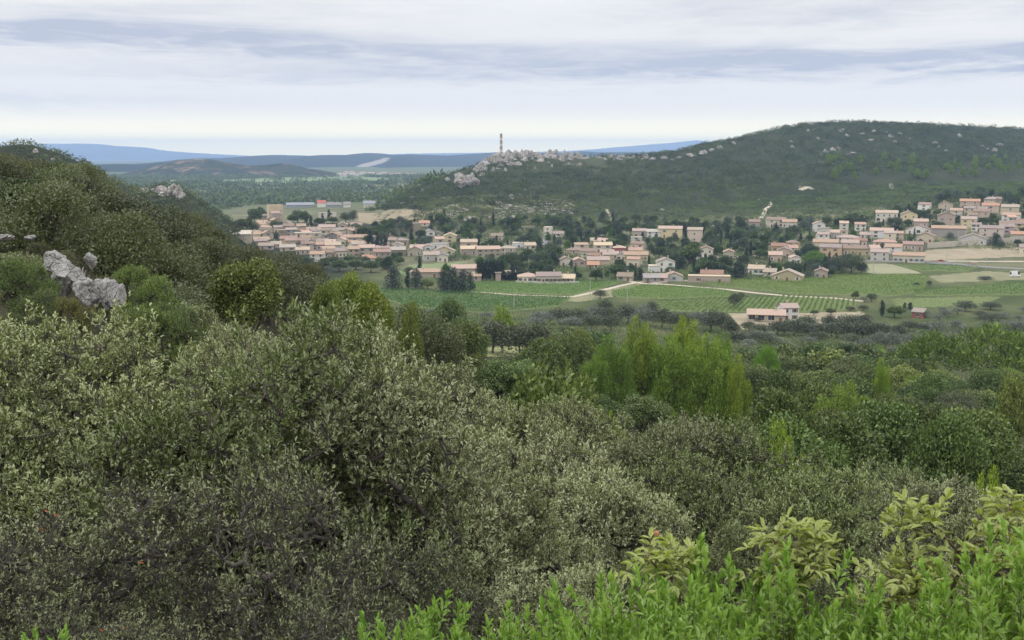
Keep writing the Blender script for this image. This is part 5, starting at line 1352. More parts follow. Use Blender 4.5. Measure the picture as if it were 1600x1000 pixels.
for px, base, h, w in ((398, 352, 28, 24), (409, 345, 22, 18), (386, 362, 22, 24), (375, 358, 16, 22), (368, 368, 12, 18), (396, 366, 20, 22), (430, 362, 18, 18), (438, 360, 14, 14), (425, 352, 12, 18), (432, 372, 10, 14), (465, 348, 20, 20), (476, 350, 22, 18), (458, 350, 16, 18), (540, 349, 18, 20), (552, 348, 20, 16), (500, 353, 14, 22), (520, 350, 12, 20), (556, 365, 16, 20), (566, 372, 20, 22), (584, 378, 26, 22), (600, 384, 24, 22), (612, 376, 20, 20), (575, 384, 18, 20), (605, 358, 16, 20), (617, 352, 10, 14), (640, 358, 14, 14), (410, 402, 12, 16), (460, 408, 10, 12), (480, 417, 16, 24), (505, 421, 18, 26), (530, 425, 20, 30), (556, 422, 18, 28), (580, 426, 20, 28), (602, 421, 16, 24), (625, 414, 14, 18), (520, 412, 12, 20), (545, 410, 12, 18), (592, 414, 12, 18), (570, 412, 12, 16)):
    X, Y, Z = at(px, base, 560); tree('oak' if (px % 3) else 'holm', X, Y, h * Y / F, w * Y / F, (.55, .68, .62), group='old town garden trees', name='garden_tree')

# garden trees between the houses, drawn at random and kept clear of facades
rt = np.random.default_rng(101)
def free(X, Y, h, w):
    z = float(ground(X, Y)); px = px_of(X, Y, z); b = py_of(Y, z); t = py_of(Y, z + h); hw = w / Y * F / 2
    for x0, x1, y0, y1, hy, _ in HS:
        if px + hw > x0 + 1 and px - hw < x1 - 1:
            if Y < hy and t < y1 - .42 * (y1 - y0): return False                       # would stand in front of a facade
            if abs(b - y1) < 2 and px + hw > x0 and px - hw < x1: return False
    return ((HX[:, 0] - X) ** 2 + (HX[:, 1] - Y) ** 2 > (HX[:, 2] * .9 + w * .35) ** 2).all()
nv = 0; tries = 0; used = []
VIL = np.array([(640, 352), (700, 346), (880, 345), (1000, 350), (1150, 350), (1300, 352), (1420, 330), (1480, 306), (1600, 306), (1660, 315), (1660, 396), (1440, 384), (1440, 394), (1340, 408), (1300, 436), (1150, 438), (1000, 440), (900, 440), (740, 434), (640, 430), (560, 412), (500, 408), (560, 370), (600, 350)], float)
while nv < 560 and tries < 90000:
    tries += 1
    px, py = rt.uniform(500, 1650), rt.uniform(304, 442)
    if not inpoly(np.array([px]), np.array([py]), VIL)[0]: continue
    if 622 < px < 740 and 407 < py < 426: continue
    X, Y, Z = at(px, py, 540); h = rt.uniform(4.5, 9.5); w = h * rt.uniform(.85, 1.25)
    if any((X - a) ** 2 + (Y - b) ** 2 < (3.6 + .3 * w) ** 2 for a, b in used) or not free(X, Y, h, w): continue
    used.append((X, Y)); nv += 1
    k = rt.choice(['oak', 'holm', 'broad', 'oak']) if nv < 300 else rt.choice(['pine', 'cypress', 'olive', 'conifer']); g = rt.uniform(.7, 1.2)
    tree(k, X, Y, h * (1.25 if k == 'cypress' else 1), w if k not in ('cypress', 'pine') else w * .7 if k in ('pine', 'conifer') else h * .26, (.42 * g, .58 * g, .52 * g) if k != 'cypress' else (.75, .9, .8), name='garden_tree' if nv <= 300 else None)
# maritime pines on the flank of the long hill
for i in range(46):
    u = rt.uniform(1285, 1600); py = rt.uniform(250, 285) - (u > 1450) * 4
    X, Y, Z = at(u, py, 950); tree('pine', X, Y, rt.uniform(7, 12), rt.uniform(5, 8), (.75, .88, .8), group='pines on the flank of the long hill')

# scattered trees of the valley floor before the farm
k = 0; uv = []
while k < 62:
    px, py = (rt.uniform(1135, 1660), rt.uniform(516, 546)) if k < 40 else (rt.uniform(1445, 1680), rt.uniform(484, 516))
    X, Y, Z = at(px, py, 300)
    if any((X - a) ** 2 + (Y - b) ** 2 < 30 for a, b in uv): continue
    uv.append((X, Y)); k += 1; g = rt.uniform(.75, 1.05)
    if k % 3 == 1: tree('holm', X, Y, rt.uniform(3, 4.8), rt.uniform(6, 10), (.58 * g, .66 * g, .66 * g), group='valley floor trees')
    else: tree('olive', X, Y, rt.uniform(2.4, 3.6), rt.uniform(5, 7.5), (.85 * g, .92 * g, .92 * g), group='grey olive trees of the valley')
# the woods between the standpoint and the valley
SKY = np.array([(-60, 236), (0, 234), (120, 254), (150, 266), (180, 288), (255, 306), (300, 336), (350, 364), (400, 382), (480, 397), (540, 420), (600, 452), (650, 478), (700, 488), (735, 500), (745, 520), (845, 520), (870, 512), (900, 506), (1000, 520), (1150, 545), (1240, 528), (1300, 534), (1420, 530), (1500, 520), (1600, 520), (1700, 520)], float)
CLR = np.array([(738, 560), (752, 538), (805, 536), (852, 542), (830, 562), (790, 575)], float)
pts = []; cell = {}
cand = 26000
Yc = np.sqrt(rt.uniform(24 ** 2, 372 ** 2, cand)); uc = rt.uniform(-.56, .6, cand)
order = np.argsort(Yc); cnt = {'holm': 0, 'broad': 0, 'oak': 0, 'pine': 0, 'umbrella': 0, 'olive': 0}
PL = [(t['o'].location.x, t['o'].location.y, t['w']) for t in TREES]
zg = ground(uc * Yc, Yc)
for i in rt.permutation(cand):
    X, Y = uc[i] * Yc[i], Yc[i]; z = float(zg[i]); px = px_of(X, Y, z); pb = py_of(Y, z)
    if pb > 1150 or px < -120 or px > 1720: continue
    left = px < 600 and Y > 40
    if Y > 135 and px < 560: continue
    if Y > 300 and px < 840: continue
    rad = (4.4 + .0135 * Y) if not left else 2.7 + .007 * Y
    gx, gy = int(X // 9), int(Y // 9); bad = False
    for a in (-1, 0, 1):
        for b in (-1, 0, 1):
            for (x, y, r) in cell.get((gx + a, gy + b), ()):
                if (x - X) ** 2 + (y - Y) ** 2 < (rad * .46 + r * .46) ** 2: bad = True
    if bad or any((x - X) ** 2 + (y - Y) ** 2 < (w * .42) ** 2 for x, y, w in PL): continue
    if inpoly(np.array([px]), np.array([pb]), CLR)[0]: continue
    q = vnoise(X / 26, Y / 40, 61)
    if left or px < 700: k = 'holm' if rt.random() < .8 else 'oak'
    elif Y < 60: k = 'holm' if rt.random() < .75 else 'oak'
    elif Y > 320: k = rt.choice(['olive', 'oak', 'holm'])
    else: k = 'oak' if q > -.05 - .25 * (px > 1150) else 'holm'
    if k == 'oak' and px > 640 and rt.random() < .5: k = 'broad'
    if k == 'oak' and rt.random() < .09 and Y > 70: k = 'pine'
    if Y > 150 and px > 1330 and rt.random() < .06: k = 'umbrella'
    h = {'holm': rt.uniform(4.2, 7.0) * (1 + .2 * (Y > 100)), 'broad': rt.uniform(6.5, 11), 'oak': rt.uniform(5.5, 10), 'pine': rt.uniform(6, 9), 'umbrella': rt.uniform(7, 9), 'olive': rt.uniform(3, 4.2)}[k]
    if Y < 45: h *= .75
    if left: h = rt.uniform(2.0, 6.2); rad *= .6 + .13 * h
    zmax = z_of(Y, float(np.interp(px, SKY[:, 0], SKY[:, 1])) + (rt.uniform(0, 10) if not left else rt.uniform(0, 30))) - z
    # keep the clearing and the big pines in view
    if 730 < px < 850 and Y < 275: zmax = min(zmax, z_of(Y, 556) - z)
    if 870 < px < 1200 and Y < 155: zmax = min(zmax, z_of(Y, 640 if Y < 100 else 612) - z)
    if px < 240 and 24 < Y < 46: zmax = min(zmax, z_of(Y, 385 + (Y < 35.5) * 80 + max(0, px - 60) * .5) - z)
    if px < 62 and 44 < Y < 58: zmax = min(zmax, z_of(Y, 356) - z)
    if zmax < 1.3: continue
    h = min(h, zmax); w = min(rad * rt.uniform(1.1, 1.5), h * rt.uniform(.9, 1.3) + .6)
    if cnt[k] >= 420: continue
    cnt[k] += 1; cell.setdefault((gx, gy), []).append((X, Y, rad))
    g = rt.uniform(.72, 1.28); b = rt.uniform(.85, 1.1)
    if left: g = g * .74 * rt.choice([.7, .85, 1, 1.25])
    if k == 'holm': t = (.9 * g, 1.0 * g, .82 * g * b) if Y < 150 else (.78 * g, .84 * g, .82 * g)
    elif k == 'broad': t = (.85 * g * b, .95 * g, .8 * g)
    elif k == 'oak': t = (.85 * g * b, .95 * g, .8 * g) if rt.random() < .75 else (1.1 * g, 1.15 * g, .75 * g)
    elif k == 'olive': t = (.95 * g, g, .95 * g)
    else: t = (.85 * g, .95 * g, .75 * g)
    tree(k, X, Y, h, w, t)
print('woods', cnt, 'village', nv)
# ------------------------------------------------------------------ shrubs and small oaks close to the standpoint
rn = np.random.default_rng(7)
SB = bark_mat('grey_twig', (.10, .088, .074), (.036, .031, .026))
MGS = bark_mat('green_stem', (.12, .13, .05), (.07, .07, .03))
MBK = bark_mat('brown_stem', (.15, .10, .065), (.07, .05, .035))
NS = [shrub(np.random.default_rng(s), 4.0, 2.0, 560, 8, 13, .050, .0185, LM['near'], SB, .0055, .25) for s in (3, 4, 5)]
NT = [shrub(np.random.default_rng(s), 4.0, 2.0, 560, 8, 7, .050, .019, LM['near'], SB, .0065, .3, bare=.45) for s in (23, 24)]
NF = [shrub(np.random.default_rng(s), 4.0, 2.0, 560, 8, 12, .056, .021, LM['near'], SB, .006, .24) for s in (13, 14)]
OAK = (
 (372, 476, 190, 27, NF, 'dull green holm oak filling the dip between the outcrop shrubs and the tall silvery bush'), (405, 540, 200, 19, NF, 'grey green holm oak low in the dip behind the tall silvery bush'), (335, 505, 170, 22, NF, 'small olive green holm oak at the mouth of the dip below the outcrop'), (300, 450, 150, 34, NF, 'mixed green holm oak on the slope past the end of the outcrop'),
 (45, 885, 400, 5.5, NT, 'low twiggy holm oak bush in the very bottom corner over bare trunks'), (215, 925, 300, 5.2, NT, 'low twiggy holm oak bush at the bottom edge beside the corner one'),
 (520, 930, 330, 4.9, NT, 'small dark holm oak bush at the bottom edge before the mastic sprigs'),  # px of the middle, top row, crown width px, depth, prototype set, label
 (-40, 455, 560, 9.6, NS, 'grey green holm oak bush cut by the frame edge under the white rocks'),
 (165, 452, 640, 9.0, NS, 'large grey green holm oak bush in front of the limestone outcrop'),
 (430, 446, 520, 8.3, NS, 'tall silvery holm oak bush before the dark hillside oaks'),
 (560, 520, 320, 8.8, NS, 'silvery holm oak bush at the open end of the nearest bush row'),
 (90, 690, 640, 6.4, NT, 'low dense holm oak bush with bare grey twigs in the bottom corner'),
 (420, 700, 560, 6.4, NT, 'low holm oak bush with pale shoots beside the dense bottom corner bush'),
 (620, 640, 240, 9.5, NS, 'slim holm oak bush between the silvery row and the middle bushes'),
 (760, 690, 380, 9.6, NS, 'wide holm oak bush with pale tips in the bottom middle'),
 (640, 830, 360, 6.8, NT, 'dark low holm oak bush above the bright mastic sprigs'),
 (870, 868, 300, 6.6, NS, 'pale silvery low holm oak bush just behind the bright mastic'),
 (690, 610, 230, 15.5, NF, 'holm oak bush with dense crown behind the slim one'),
 (860, 640, 330, 14.5, NF, 'broad silvery holm oak bush in the middle below the big pines'),
 (950, 700, 240, 12.5, NF, 'round holm oak bush with pale shoot tips beside the broad silvery one'),
 (1035, 618, 90, 23, NF, 'narrow spire of a grey holm oak below the big bright pines'),
 (1128, 604, 210, 25, NF, 'rounded grey holm oak with silvery crown just below the big bright pines'),
 (1095, 676, 260, 16.5, NF, 'dark stemmed holm oak bush with open inner branches'),
 (1270, 686, 330, 14.5, NF, 'big open holm oak with visible stems behind the terebinth'),
 (1440, 712, 200, 18.5, NF, 'silvery holm oak bush behind the terebinth stem'),
 (1560, 735, 220, 17.0, NF, 'grey holm oak bush by the frame edge behind the terebinth'),
 (1190, 800, 260, 10.5, NF, 'shadowed holm oak bush just above the middle terebinth sprig'),
 (1450, 840, 300, 8.5, NF, 'grey leaved holm oak bush partly hidden by the terebinth'),
 (1020, 850, 260, 9.0, NF, 'dark holm oak bush above the first terebinth sprig'),
 (545, 440, 150, 21, NF, 'small silvery holm oak peeping over the nearest bush row'),
 (600, 560, 200, 20, NF, 'grey brown holm oak bush behind the silvery row'),
 (780, 590, 170, 27, NF, 'grey holm oak bush below the grassy clearing'),
 (700, 540, 150, 34, NF, 'grey brown holm oak beneath the dark green oaks of the vineyard'),
 (880, 585, 160, 33, NF, 'grey green holm oak near the young yellow pines'),
 (1390, 700, 170, 26, NF, 'grey holm oak bush between the big open one and the dark wood'),
)
for i, (px, tp, w, Y, pr, lb) in enumerate(OAK):
    g = rn.uniform(.85, 1.08) * (.75 if pr is NT else 1)  # low twiggy bushes: shade inside the bush put into a darker leaf tint
    hue = (.86, .98, .72) if any(k in lb for k in ('dark', 'rounded', 'shadowed', 'big open')) else (.84, .76, .62) if 'brown' in lb else (1.03, 1.06, 1.02) if 'silvery' in lb else (.95, 1.0, .85)
    g *= .72 if any(k in lb for k in ('dark', 'rounded', 'shadowed', 'spire', 'brown')) else 1
    shrub_at('holm_oak', pr[i % len(pr)], px, tp, w, Y, 4.0, 2.0, lb, 'shrub', None, 1.2, tuple(g * q for q in hue), hmax=5.2 if Y < 20 else 7)
# mastic: bright green, upright shoots
def mastic_proto(seed, H=1.6, Rd=.55, n=330):
    rng = np.random.default_rng(seed); wood, lv = MB(), MB()
    d = sph(rng, n, .02); q0 = rng.uniform(.6, 1.12, n)
    T = np.stack([d[:, 0] * Rd * q0, d[:, 1] * Rd * q0, H * (.56 + .42 * d[:, 2] * q0 + .05 * vnoise(d[:, 0] * 3, d[:, 1] * 3, seed))], 1)
    B = T * [.2, .2, 0]; Mi = T * [.75, .75, .72]
    wood.segs(B, Mi, .006, .004, 4); wood.segs(Mi, T, .0032, .0018, 4)
    D = unit(unit(T - Mi) * .6 + d * .65 + [0, 0, .2] + rng.normal(0, .3, (n, 3)))
    per = 22; q = np.repeat(np.arange(n), per); f = np.tile(np.linspace(0, 1, per), n) ** .75
    a = np.tile(np.arange(per) * 2.4, n) + rng.uniform(0, 6, n)[q]
    P = T[q] - D[q] * (.16 * (1 - f))[:, None] + rng.normal(0, .004, (n * per, 3))
    X_ = unit(np.cross(D, [0.3, 1, .2])); Y_ = np.cross(D, X_)
    rad = np.cos(a)[:, None] * X_[q] + np.sin(a)[:, None] * Y_[q]
    Dl = unit(rad * (1.15 - .7 * f)[:, None] + D[q] * (.35 + .75 * f)[:, None]); N = unit(D[q] * 1.0 - rad * .5)
    s = rng.uniform(.7, 1.15, n * per) * (1 - .2 * f)
    leaves(lv, P, Dl, N, .052 * s, .021 * s, True)
    return wood.mesh('branch', [MGS], True), lv.mesh('foliage', [LM['mastic']])
MP = [mastic_proto(s) for s in (1, 2, 3)]
for i, (px, tp, w, Y, lb) in enumerate((
 (655, 952, 130, 3.7, 'small bright green mastic sprig standing alone in the bottom middle'), (800, 975, 150, 3.6, 'low bright green mastic sprig beside the lone one'),
 (940, 915, 300, 3.7, 'bright green mastic bush under the first terebinth sprig'), (1130, 876, 420, 3.6, 'bright green mastic bush between the first two terebinth sprigs'),
 (1290, 890, 420, 3.4, 'bright green mastic bush under the middle terebinth sprig'), (1450, 922, 380, 3.2, 'low bright green mastic bush at the foot of the terebinth stem'),
 (1625, 828, 330, 3.2, 'tall bright green mastic bush cut by the bottom corner'), (1030, 912, 380, 3.2, 'lowest bright green mastic bush at the bottom edge'), (58, 992, 90, 3.9, 'tiny bright green mastic sprig in the bottom corner of bare twigs'))):
    shrub_at('mastic_shrub', MP[i % 3], px, tp, w, Y, 1.6, .55, lb, 'shrub', None, .5, hmax=2, wmin=.78)
# terebinth: drooping feathered leaves on thin brown stems
def terebinth(name, stems, label, seed):
    """stems: list of (foot px,row,depth) -> (tip px,row,depth) strokes; leaves at every tip"""
    rng = np.random.default_rng(seed); wood, lv = MB(), MB()
    P3 = lambda a: np.array([x_of(a[0], a[1], a[2]), a[2], z_of(a[2], a[1])])
    o0 = P3(stems[0][0]); base = np.array([o0[0], o0[1], float(ground(o0[0], o0[1]))])
    for k, (a, b, r0, nl) in enumerate(stems):
        A, B = P3(a) - base, P3(b) - base; n = 5; pp = [A + (B - A) * t + rng.normal(0, .012, 3) * (0 < t < 1) * np.linalg.norm(B - A) * 3 for t in np.linspace(0, 1, n)]
        for i in range(n - 1): wood.segs(pp[i], pp[i + 1], r0 * (1 - .12 * i), r0 * (1 - .12 * (i + 1)), 6)
        if k == 0 and A[2] > .02: wood.segs((A[0] * .9, A[1] + .02, -.1), A, r0 * 1.15, r0, 6)
        for j in range(nl):
            t = 1 - .42 * (j / max(nl, 1)) ** 1.3; p0 = A + (B - A) * t
            az_ = j * 2.4 + rng.uniform(0, .8); el_ = rng.uniform(-.7, 1.25)
            d = np.array([math.cos(az_) * math.cos(el_), math.sin(az_) * math.cos(el_), math.sin(el_)])
            L = rng.uniform(.075, .12); m = 5
            Q = [p0 + d * L * s - np.array([0, 0, rng.uniform(.0, .06)]) * s * s for s in np.linspace(0, 1, m)]
            for i in range(m - 1): wood.segs(Q[i], Q[i + 1], .0016, .0012, 3, 0)
            side = unit(np.cross(d, [0, 0, 1])); tang = unit(Q[-1] - Q[-2])
            Pq, Dq, Nq = [Q[-1]], [tang], [np.array([0, 0, 1.])]
            for i in range(1, m):
                for s in (-1, 1):
                    Pq.append(Q[i]); Dq.append(unit(side * s * 1.0 + d * .55 - np.array([0, 0, rng.uniform(-.5, .6)]))); Nq.append(unit(np.array([0, 0, 1.]) + rng.normal(0, .3, 3)))
            sc_ = rng.uniform(.8, 1.2, len(Pq))
            leaves(lv, np.array(Pq), np.array(Dq), np.array(Nq),   .046 * sc_, .0185 * sc_, True)
    o = link(name, None, None, base); tag(o, label, 'shrub')
    link('stem', wood.mesh('stem', [MBK], True), o); link('foliage', lv.mesh('foliage', [LM['tereb']]), o)
terebinth('terebinth_shrub', [((1062, 935, 3.7), (1035, 870, 3.7), .006, 11), ((1050, 905, 3.7), (1008, 868, 3.65), .004, 8), ((1050, 905, 3.7), (1062, 872, 3.72), .004, 7)], 'first small terebinth sprig with drooping yellow green leaves and a reddish gall', 5)
terebinth('terebinth_shrub', [((1260, 960, 3.6), (1235, 845, 3.6), .007, 12), ((1245, 890, 3.6), (1205, 838, 3.6), .004, 9), ((1245, 890, 3.6), (1270, 832, 3.65), .004, 9), ((1248, 920, 3.6), (1275, 890, 3.6), .004, 7), ((1246, 910, 3.6), (1200, 890, 3.6), .004, 6)], 'middle terebinth sprig with drooping yellow green leaves above the mastic', 6)
terebinth('terebinth_shrub', [((1492, 985, 3.7), (1496, 860, 3.7), .013, 0), ((1496, 860, 3.7), (1438, 800, 3.7), .006, 12), ((1496, 860, 3.7), (1560, 835, 3.65), .007, 4), ((1560, 835, 3.65), (1578, 795, 3.65), .005, 12), ((1465, 835, 3.7), (1400, 820, 3.7), .004, 8), ((1494, 935, 3.7), (1385, 900, 3.6), .006, 12),
 ((1440, 918, 3.65), (1420, 880, 3.6), .004, 10), ((1494, 940, 3.7), (1565, 890, 3.65), .006, 9), ((1440, 918, 3.65), (1360, 945, 3.55), .004, 9), ((1494, 945, 3.7), (1430, 960, 3.55), .005, 9), ((1460, 925, 3.65), (1450, 885, 3.6), .004, 9), ((1525, 848, 3.68), (1540, 870, 3.6), .003, 6)], 'large terebinth with forked brown stem and drooping yellow green leaves', 8)
# the reddish gall on the first sprig and rusty leaves caught in the bottom corner bushes
rust = plain_mat('rusty_leaf', (.27, .095, .045), (.2, .07, .035), 30)
for px, py, Y in ((70, 797, 5.6), (84, 803, 5.6), (64, 823, 5.6), (348, 808, 5.5), (218, 876, 5.4), (155, 982, 5.2), (193, 981, 5.2)):
    P = np.array([[x_of(px, py, Y), Y, z_of(Y, py)]]); m_ = MB()
    leaves(m_, P * 0, rn.normal(0, 1, (1, 3)), np.array([[0, -1, .3]]), .03, .015, True)
    tag(link('dry_leaf', m_.mesh('dry_leaf', [rust]), None, P[0]), 'rusty orange dry leaf caught in the bare twigs of the bottom corner bush', 'leaf', 'rusty leaves in the twigs')

gall = rock_proto(5, 14, 3, .1).mesh('gall', [plain_mat('red_gall', (.34, .13, .09), (.3, .16, .08), 40)], True)
g_ = link('gall', gall, next(o for o in col.objects if o.name == 'terebinth_shrub'), (0, 0, 0), 0, .011)
g_.location = np.array([x_of(1026, 834, 3.64), 3.64, z_of(3.64, 834)]) - np.array(g_.parent.location)
# low shrubs of the near slope
for i, (px, tp, w, Y, ti, lb) in enumerate(((30, 392, 110, 31, (.75, 1.05, .5), 'green bushy shrub under the grassy strip beside the topmost limestone block'), (105, 452, 70, 30, (1.0, .95, .5), 'yellowish shrub in front of the long limestone outcrop'), (60, 440, 90, 28, (.7, .85, .5), 'dark green shrub at the foot of the topmost limestone block'),
    (210, 400, 90, 40, (.95, 1.25, .55), 'light green shrub beyond the limestone outcrop'), (240, 420, 80, 36, (.9, 1.2, .5), 'leafy light green shrub beside the upright limestone block'), (180, 380, 80, 46, (.8, .9, .55), 'mixed green shrub above the outcrop'), (130, 350, 70, 52, (.85, .95, .5), 'yellow green shrub behind the bleached bare shrub'),
    (165, 420, 50, 37, (.75, .8, .5), 'olive green shrub between the outcrop and the light green shrub'), (100, 385, 60, 41, (.8, .8, .6), 'brownish green shrub behind the topmost limestone block'), (15, 350, 60, 47, (.7, .8, .55), 'dull green shrub below the grassy strip'), (265, 455, 90, 30, (.7, .95, .5), 'deep green shrub under the dark hillside oaks'), (225, 460, 60, 28, (.85, 1.1, .5), 'small green shrub at the end of the limestone outcrop'), (60, 372, 70, 44, (.75, .75, .6), 'grey green shrub on the reddish bare patch'))):
    shrub_at('wild_shrub', NF[i % 2], px, tp, w, Y, 4.0, 2.0, lb, 'shrub', None, .7, tuple(x * .68 for x in ti), hmax=3.2)
# dead brush on the near slope
def dead(px, tp, w, Y, label, seed):
    rng = np.random.default_rng(seed); X = x_of(px, tp, Y); z0 = float(ground(X, Y)); h = min(max(.7, z_of(Y, tp) - z0), 1.9 if Y > 50 else 1.1); mb = MB(); s = w * Y / F / 2
    A = [np.zeros(3)] * 26; B = [np.array([rng.normal(0, s * .6), rng.normal(0, s * .6), h * rng.uniform(.5, 1)]) for _ in A]
    for a, b in zip(A, B):
        m = b * .5 + rng.normal(0, .05, 3); mb.segs(a, m, .028, .018, 4); mb.segs(m, b, .018, .006, 4)
        for k in range(7):
            p = m + (b - m) * rng.random(); mb.segs(p, p + rng.normal(0, .3, 3) * s + [0, 0, .18 * h], .009, .004, 3)
    o = link('dead_shrub', mb.mesh('dead_shrub', [bark_mat('bleached_wood', (.42, .38, .34), (.24, .21, .19))]), None, (X, Y, z0)); tag(o, label, 'shrub')
dead(66, 326, 50, 55, 'bleached bare shrub at the end of the grassy strip on the hillside', 3)
dead(112, 366, 30, 42, 'grey bare brush above the topmost limestone block', 4)
dead(126, 378, 26, 40, 'grey leafless brush behind the limestone outcrop', 5)
# tall grass strip on the hillside
rg2 = np.random.default_rng(9); n = 9000
Xs = rg2.uniform(-29, -23.4, n); Ys = rg2.uniform(50, 57, n)
mb = MB(); leaves(mb, np.stack([Xs, Ys, ground(Xs, Ys) - .1], 1), rg2.normal(0, .3, (n, 3)) + [0, 0, 1], rg2.normal(0, 1, (n, 3)), rg2.uniform(.5, 1.15, n), .05)
tag(link('grass', mb.mesh('grass', [leaf_mat('tall_grass', (.10, .14, .03), (.24, .28, .08), None, .6, .2, .3)])), kind='stuff')

# trees that stand wholly behind other crowns are left out
cov = np.zeros((250, 400), bool); gy, gx = np.mgrid[0:250, 0:400] * 4.0 + 2
ell = [(Y, px, tp + 3.4 / Y * F / 2, max(w * .5, 1.5 / Y * F), 3.6 / Y * F / 2, None) for px, tp, w, Y, *_ in OAK]
for t in TREES:
    hh = (t['pb'] - t['py']) * .5
    ell.append((t['Y'], t['px'], t['py'] + hh * .9, t['w'] / t['Y'] * F * .43, hh * .85, t))
drop = []
for Y, cx, cy, a, b, t in sorted(ell, key=lambda e: e[0]):
    x0, x1 = int(max(0, (cx - a) // 4)), int(min(400, (cx + a) // 4 + 2)); y0, y1 = int(max(0, (cy - b) // 4)), int(min(250, (cy + b) // 4 + 2))
    if x1 <= x0 or y1 <= y0:
        if t is not None and (cx + a < -60 or cx - a > 1660): drop.append(t)
        continue
    m = ((gx[y0:y1, x0:x1] - cx) / a) ** 2 + ((gy[y0:y1, x0:x1] - cy) / b) ** 2 < 1
    c = cov[y0:y1, x0:x1]; free_ = (m & ~c).sum()
    if t is not None:
        t['seen'] = free_ / max(m.sum(), 1); t['area'] = free_
        if t['seen'] < .025 and Y < 380 and not t['label']: drop.append(t); continue
    c |= m
left_ = [t for t in TREES if t not in drop]
for nm, cap in (('holm_oak', 268), ('oak_tree', 296), ('broadleaf_tree', 296)):
    q = sorted([t for t in left_ if t['o'].name.split('.')[0] == nm and not t['label']], key=lambda t: -t.get('area', 0))
    drop += q[max(0, cap - sum(1 for t in left_ if t['o'].name.split('.')[0] == nm and t['label'])):]
for t in drop:
    for o in [*t['o'].children, t['o']]: bpy.data.objects.remove(o)
ids = {id(t) for t in drop}; TREES = [t for t in TREES if id(t) not in ids]
print('left out', len(drop), {n: sum(1 for t in TREES if t['o'].name.split('.')[0] == n) for n in ('holm_oak', 'oak_tree', 'broadleaf_tree', 'olive_tree', 'pine_tree', 'garden_tree', 'cypress_tree', 'conifer_tree')})

# ------------------------------------------------------------------ labels for the trees that have none: by look and by the two landmarks they stand between
LANDM = [(430, 335, 'the castle keep'), (783, 240, 'the banded chimney'), (1235, 490, 'the white farmhouse'), (1185, 500, 'the long farm barn'), (803, 470, 'the lone vineyard pole'), (790, 550, 'the grassy clearing'), (1040, 560, 'the big bright pine clump'), (1318, 620, 'the lone pale pine'),
         (1548, 520, 'the largest umbrella pine'), (130, 430, 'the white outcrop'), (20, 340, 'the grassy strip'), (700, 440, 'the vineyard edge conifers'), (766, 420, 'the cypress hedge'), (968, 389, 'the dark red house'), (1040, 412, 'the bright white house'), (1046, 360, 'the big cream yellow house'), (764, 392, 'the stone farmhouse'),
         (858, 434, 'the long cream house'), (990, 399, 'the long yellow house'), (1216, 385, 'the vivid orange house'), (1230, 430, 'the pale yellow gabled house'), (1272, 405, 'the big umbrella pine'), (1296, 390, 'the orange house'), (1337, 390, 'the mustard house'), (1373, 398, 'the pale cubic house'), (1384, 335, 'the white modern house'),
         (1420, 338, 'the bright yellow house'), (1478, 342, 'the tall rose house'), (1513, 346, 'the hillside yellow house'), (1555, 312, 'the topmost cream house'), (1548, 361, 'the wide rose house'), (1214, 346, 'the hillside villa'), (1118, 428, 'the terracotta roof'), (665, 424, 'the broad weathered roof'), (597, 396, 'the bright orange roof'), (519, 370, 'the grey gabled house'), (510, 357, 'the white town house'),
         (855, 360, 'the white cubic house'), (1104, 393, 'the tall cream house'), (1180, 420, 'the garden wall house'), (622, 376, 'the hipped pink roof'), (702, 371, 'the pale yellow house'), (1433, 491, 'the small red shed'), (1128, 610, 'the rounded grey holm oak'), (1270, 720, 'the big open holm oak'), (860, 680, 'the broad silvery bush'), (560, 440, 'the vivid yellow oak'), (430, 470, 'the tall silvery bush'), (122, 262, 'the skyline oak'),
         (1378, 480, 'the lone cypress'), (700, 490, 'the tall dark green oak'), (1548, 715, 'the bright little pine'), (300, 320, 'the shoulder cliff'), (945, 620, 'the young yellow pines'), (1462, 525, 'the wide umbrella pine'), (1585, 590, 'the pale frame-edge oak'), (1200, 545, 'the round vivid pine')]
LOOK = dict(broad='broadleaf tree', holm='holm oak', oak='leafy oak', pine='pine', umbrella='flat-topped pine', cypress='cypress', conifer='conifer', olive='grey olive tree')
ORD = ['', 'second ', 'third ', 'fourth ', 'fifth ', 'sixth ', 'seventh ', 'eighth ', 'ninth ', 'tenth ', 'eleventh ', 'twelfth ', 'thirteenth ', 'fourteenth ', 'fifteenth ', 'sixteenth ', 'seventeenth ', 'eighteenth ', 'nineteenth ', 'twentieth ']
bins = {}
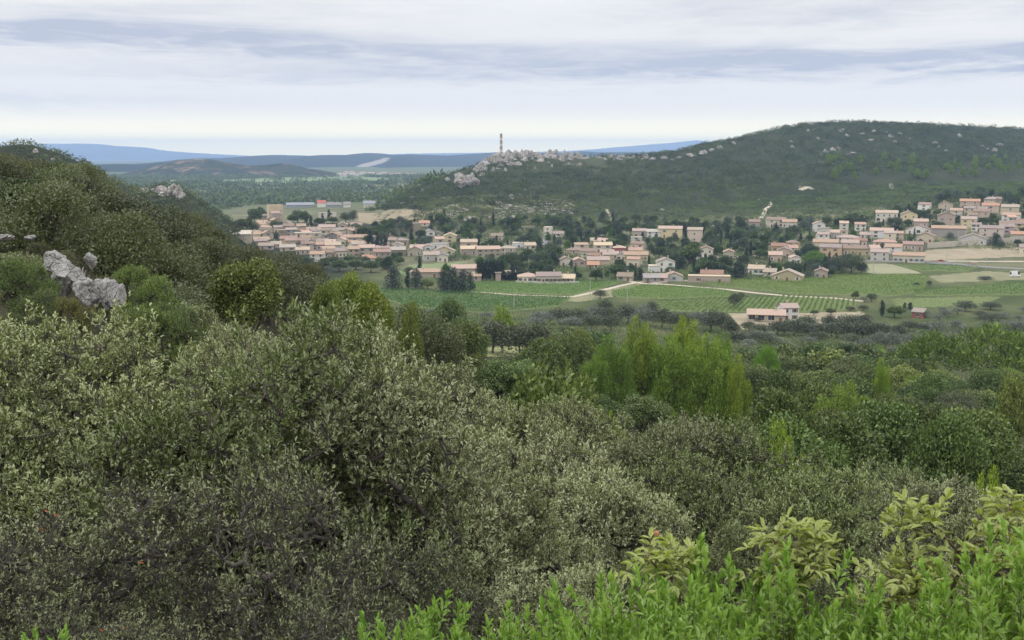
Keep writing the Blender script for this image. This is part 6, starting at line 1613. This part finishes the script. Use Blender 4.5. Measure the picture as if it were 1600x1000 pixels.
for t in TREES:
    if t['label']: continue
    d = sorted(((t['px'] - a) ** 2 + ((t['pb'] + t['py']) / 2 - b) ** 2 * 2, n, a, b) for a, b, n in LANDM)[:2]
    (d1, n1, a1, b1), (d2, n2, a2, b2) = d
    my = (t['pb'] + t['py']) / 2
    rel = 'beside' if abs(my - b1) < 9 else ('below' if my > b1 else 'above')
    size = 'small ' if t['h'] < (4.2 if t['kind'] in ('holm', 'olive', 'oak', 'broad') else 7) else 'tall ' if t['h'] > (6.2 if t['kind'] in ('holm', 'olive', 'oak', 'broad') else 10) else ''
    g = t['tint'][1]; tone = ('dark ' if g < .74 else 'pale ' if g > 1.05 else '') if t['kind'] != 'olive' else ''
    bins.setdefault((size + tone + LOOK[t['kind']], rel, n1, n2), []).append((d1, t))
for (look, rel, n1, n2), L in bins.items():
    L.sort(key=lambda x: x[0])
    for i, (_, t) in enumerate(L):
        t['o']['label'] = (ORD[i] if i < len(ORD) else 'far ') + f'{look} {rel} {n1}, towards {n2[4:] if n2.startswith("the ") else n2}'
        if 'group' not in t['o']: t['o']['group'] = {'holm': 'holm oaks of the woods', 'oak': 'leafy oaks', 'broad': 'broadleaf trees', 'pine': 'pines of the woods', 'umbrella': 'flat-topped pines', 'cypress': 'village cypresses', 'conifer': 'conifers', 'olive': 'olive trees'}[t['kind']]
def short(l):
    for a in (', towards the ', ' stone house', 'church-like house'):
        if len(l.replace('-', ' ').split()) > 15: l = l.replace(a, {', towards the ': ', towards ', ' stone house': ' house', 'church-like house': 'church-like building'}[a])
    return l
hb = {}
for o, px, py, look in INFILL:
    (d1, n1, a1, b1), (d2, n2, a2, b2) = sorted(((px - a) ** 2 + (py - b) ** 2 * 2, n, a, b) for a, b, n in LANDM)[:2]
    hb.setdefault((look, 'beside' if abs(py - b1) < 7 else 'below' if py > b1 else 'above', n1, n2), []).append((d1, o))
for (look, rel, n1, n2), L in hb.items():
    for i, (_, o) in enumerate(sorted(L, key=lambda x: x[0])): o['label'] = short(f'{ORD[i]}{look} {rel} {n1}, towards {n2}'); o['group'] = 'houses of the close-built quarters'
seen = {}
for o in col.objects:
    l = o.get('label')
    if l: seen.setdefault(l, []).append(o)
for l, os_ in seen.items():
    if len(os_) > 1 and len({o.get('group') for o in os_}) > 1: print('SAME', l, [(o.name, o.get('group')) for o in os_])
    if not 4 <= len(l.replace('-', ' ').split()) <= 16: print('LEN', l)
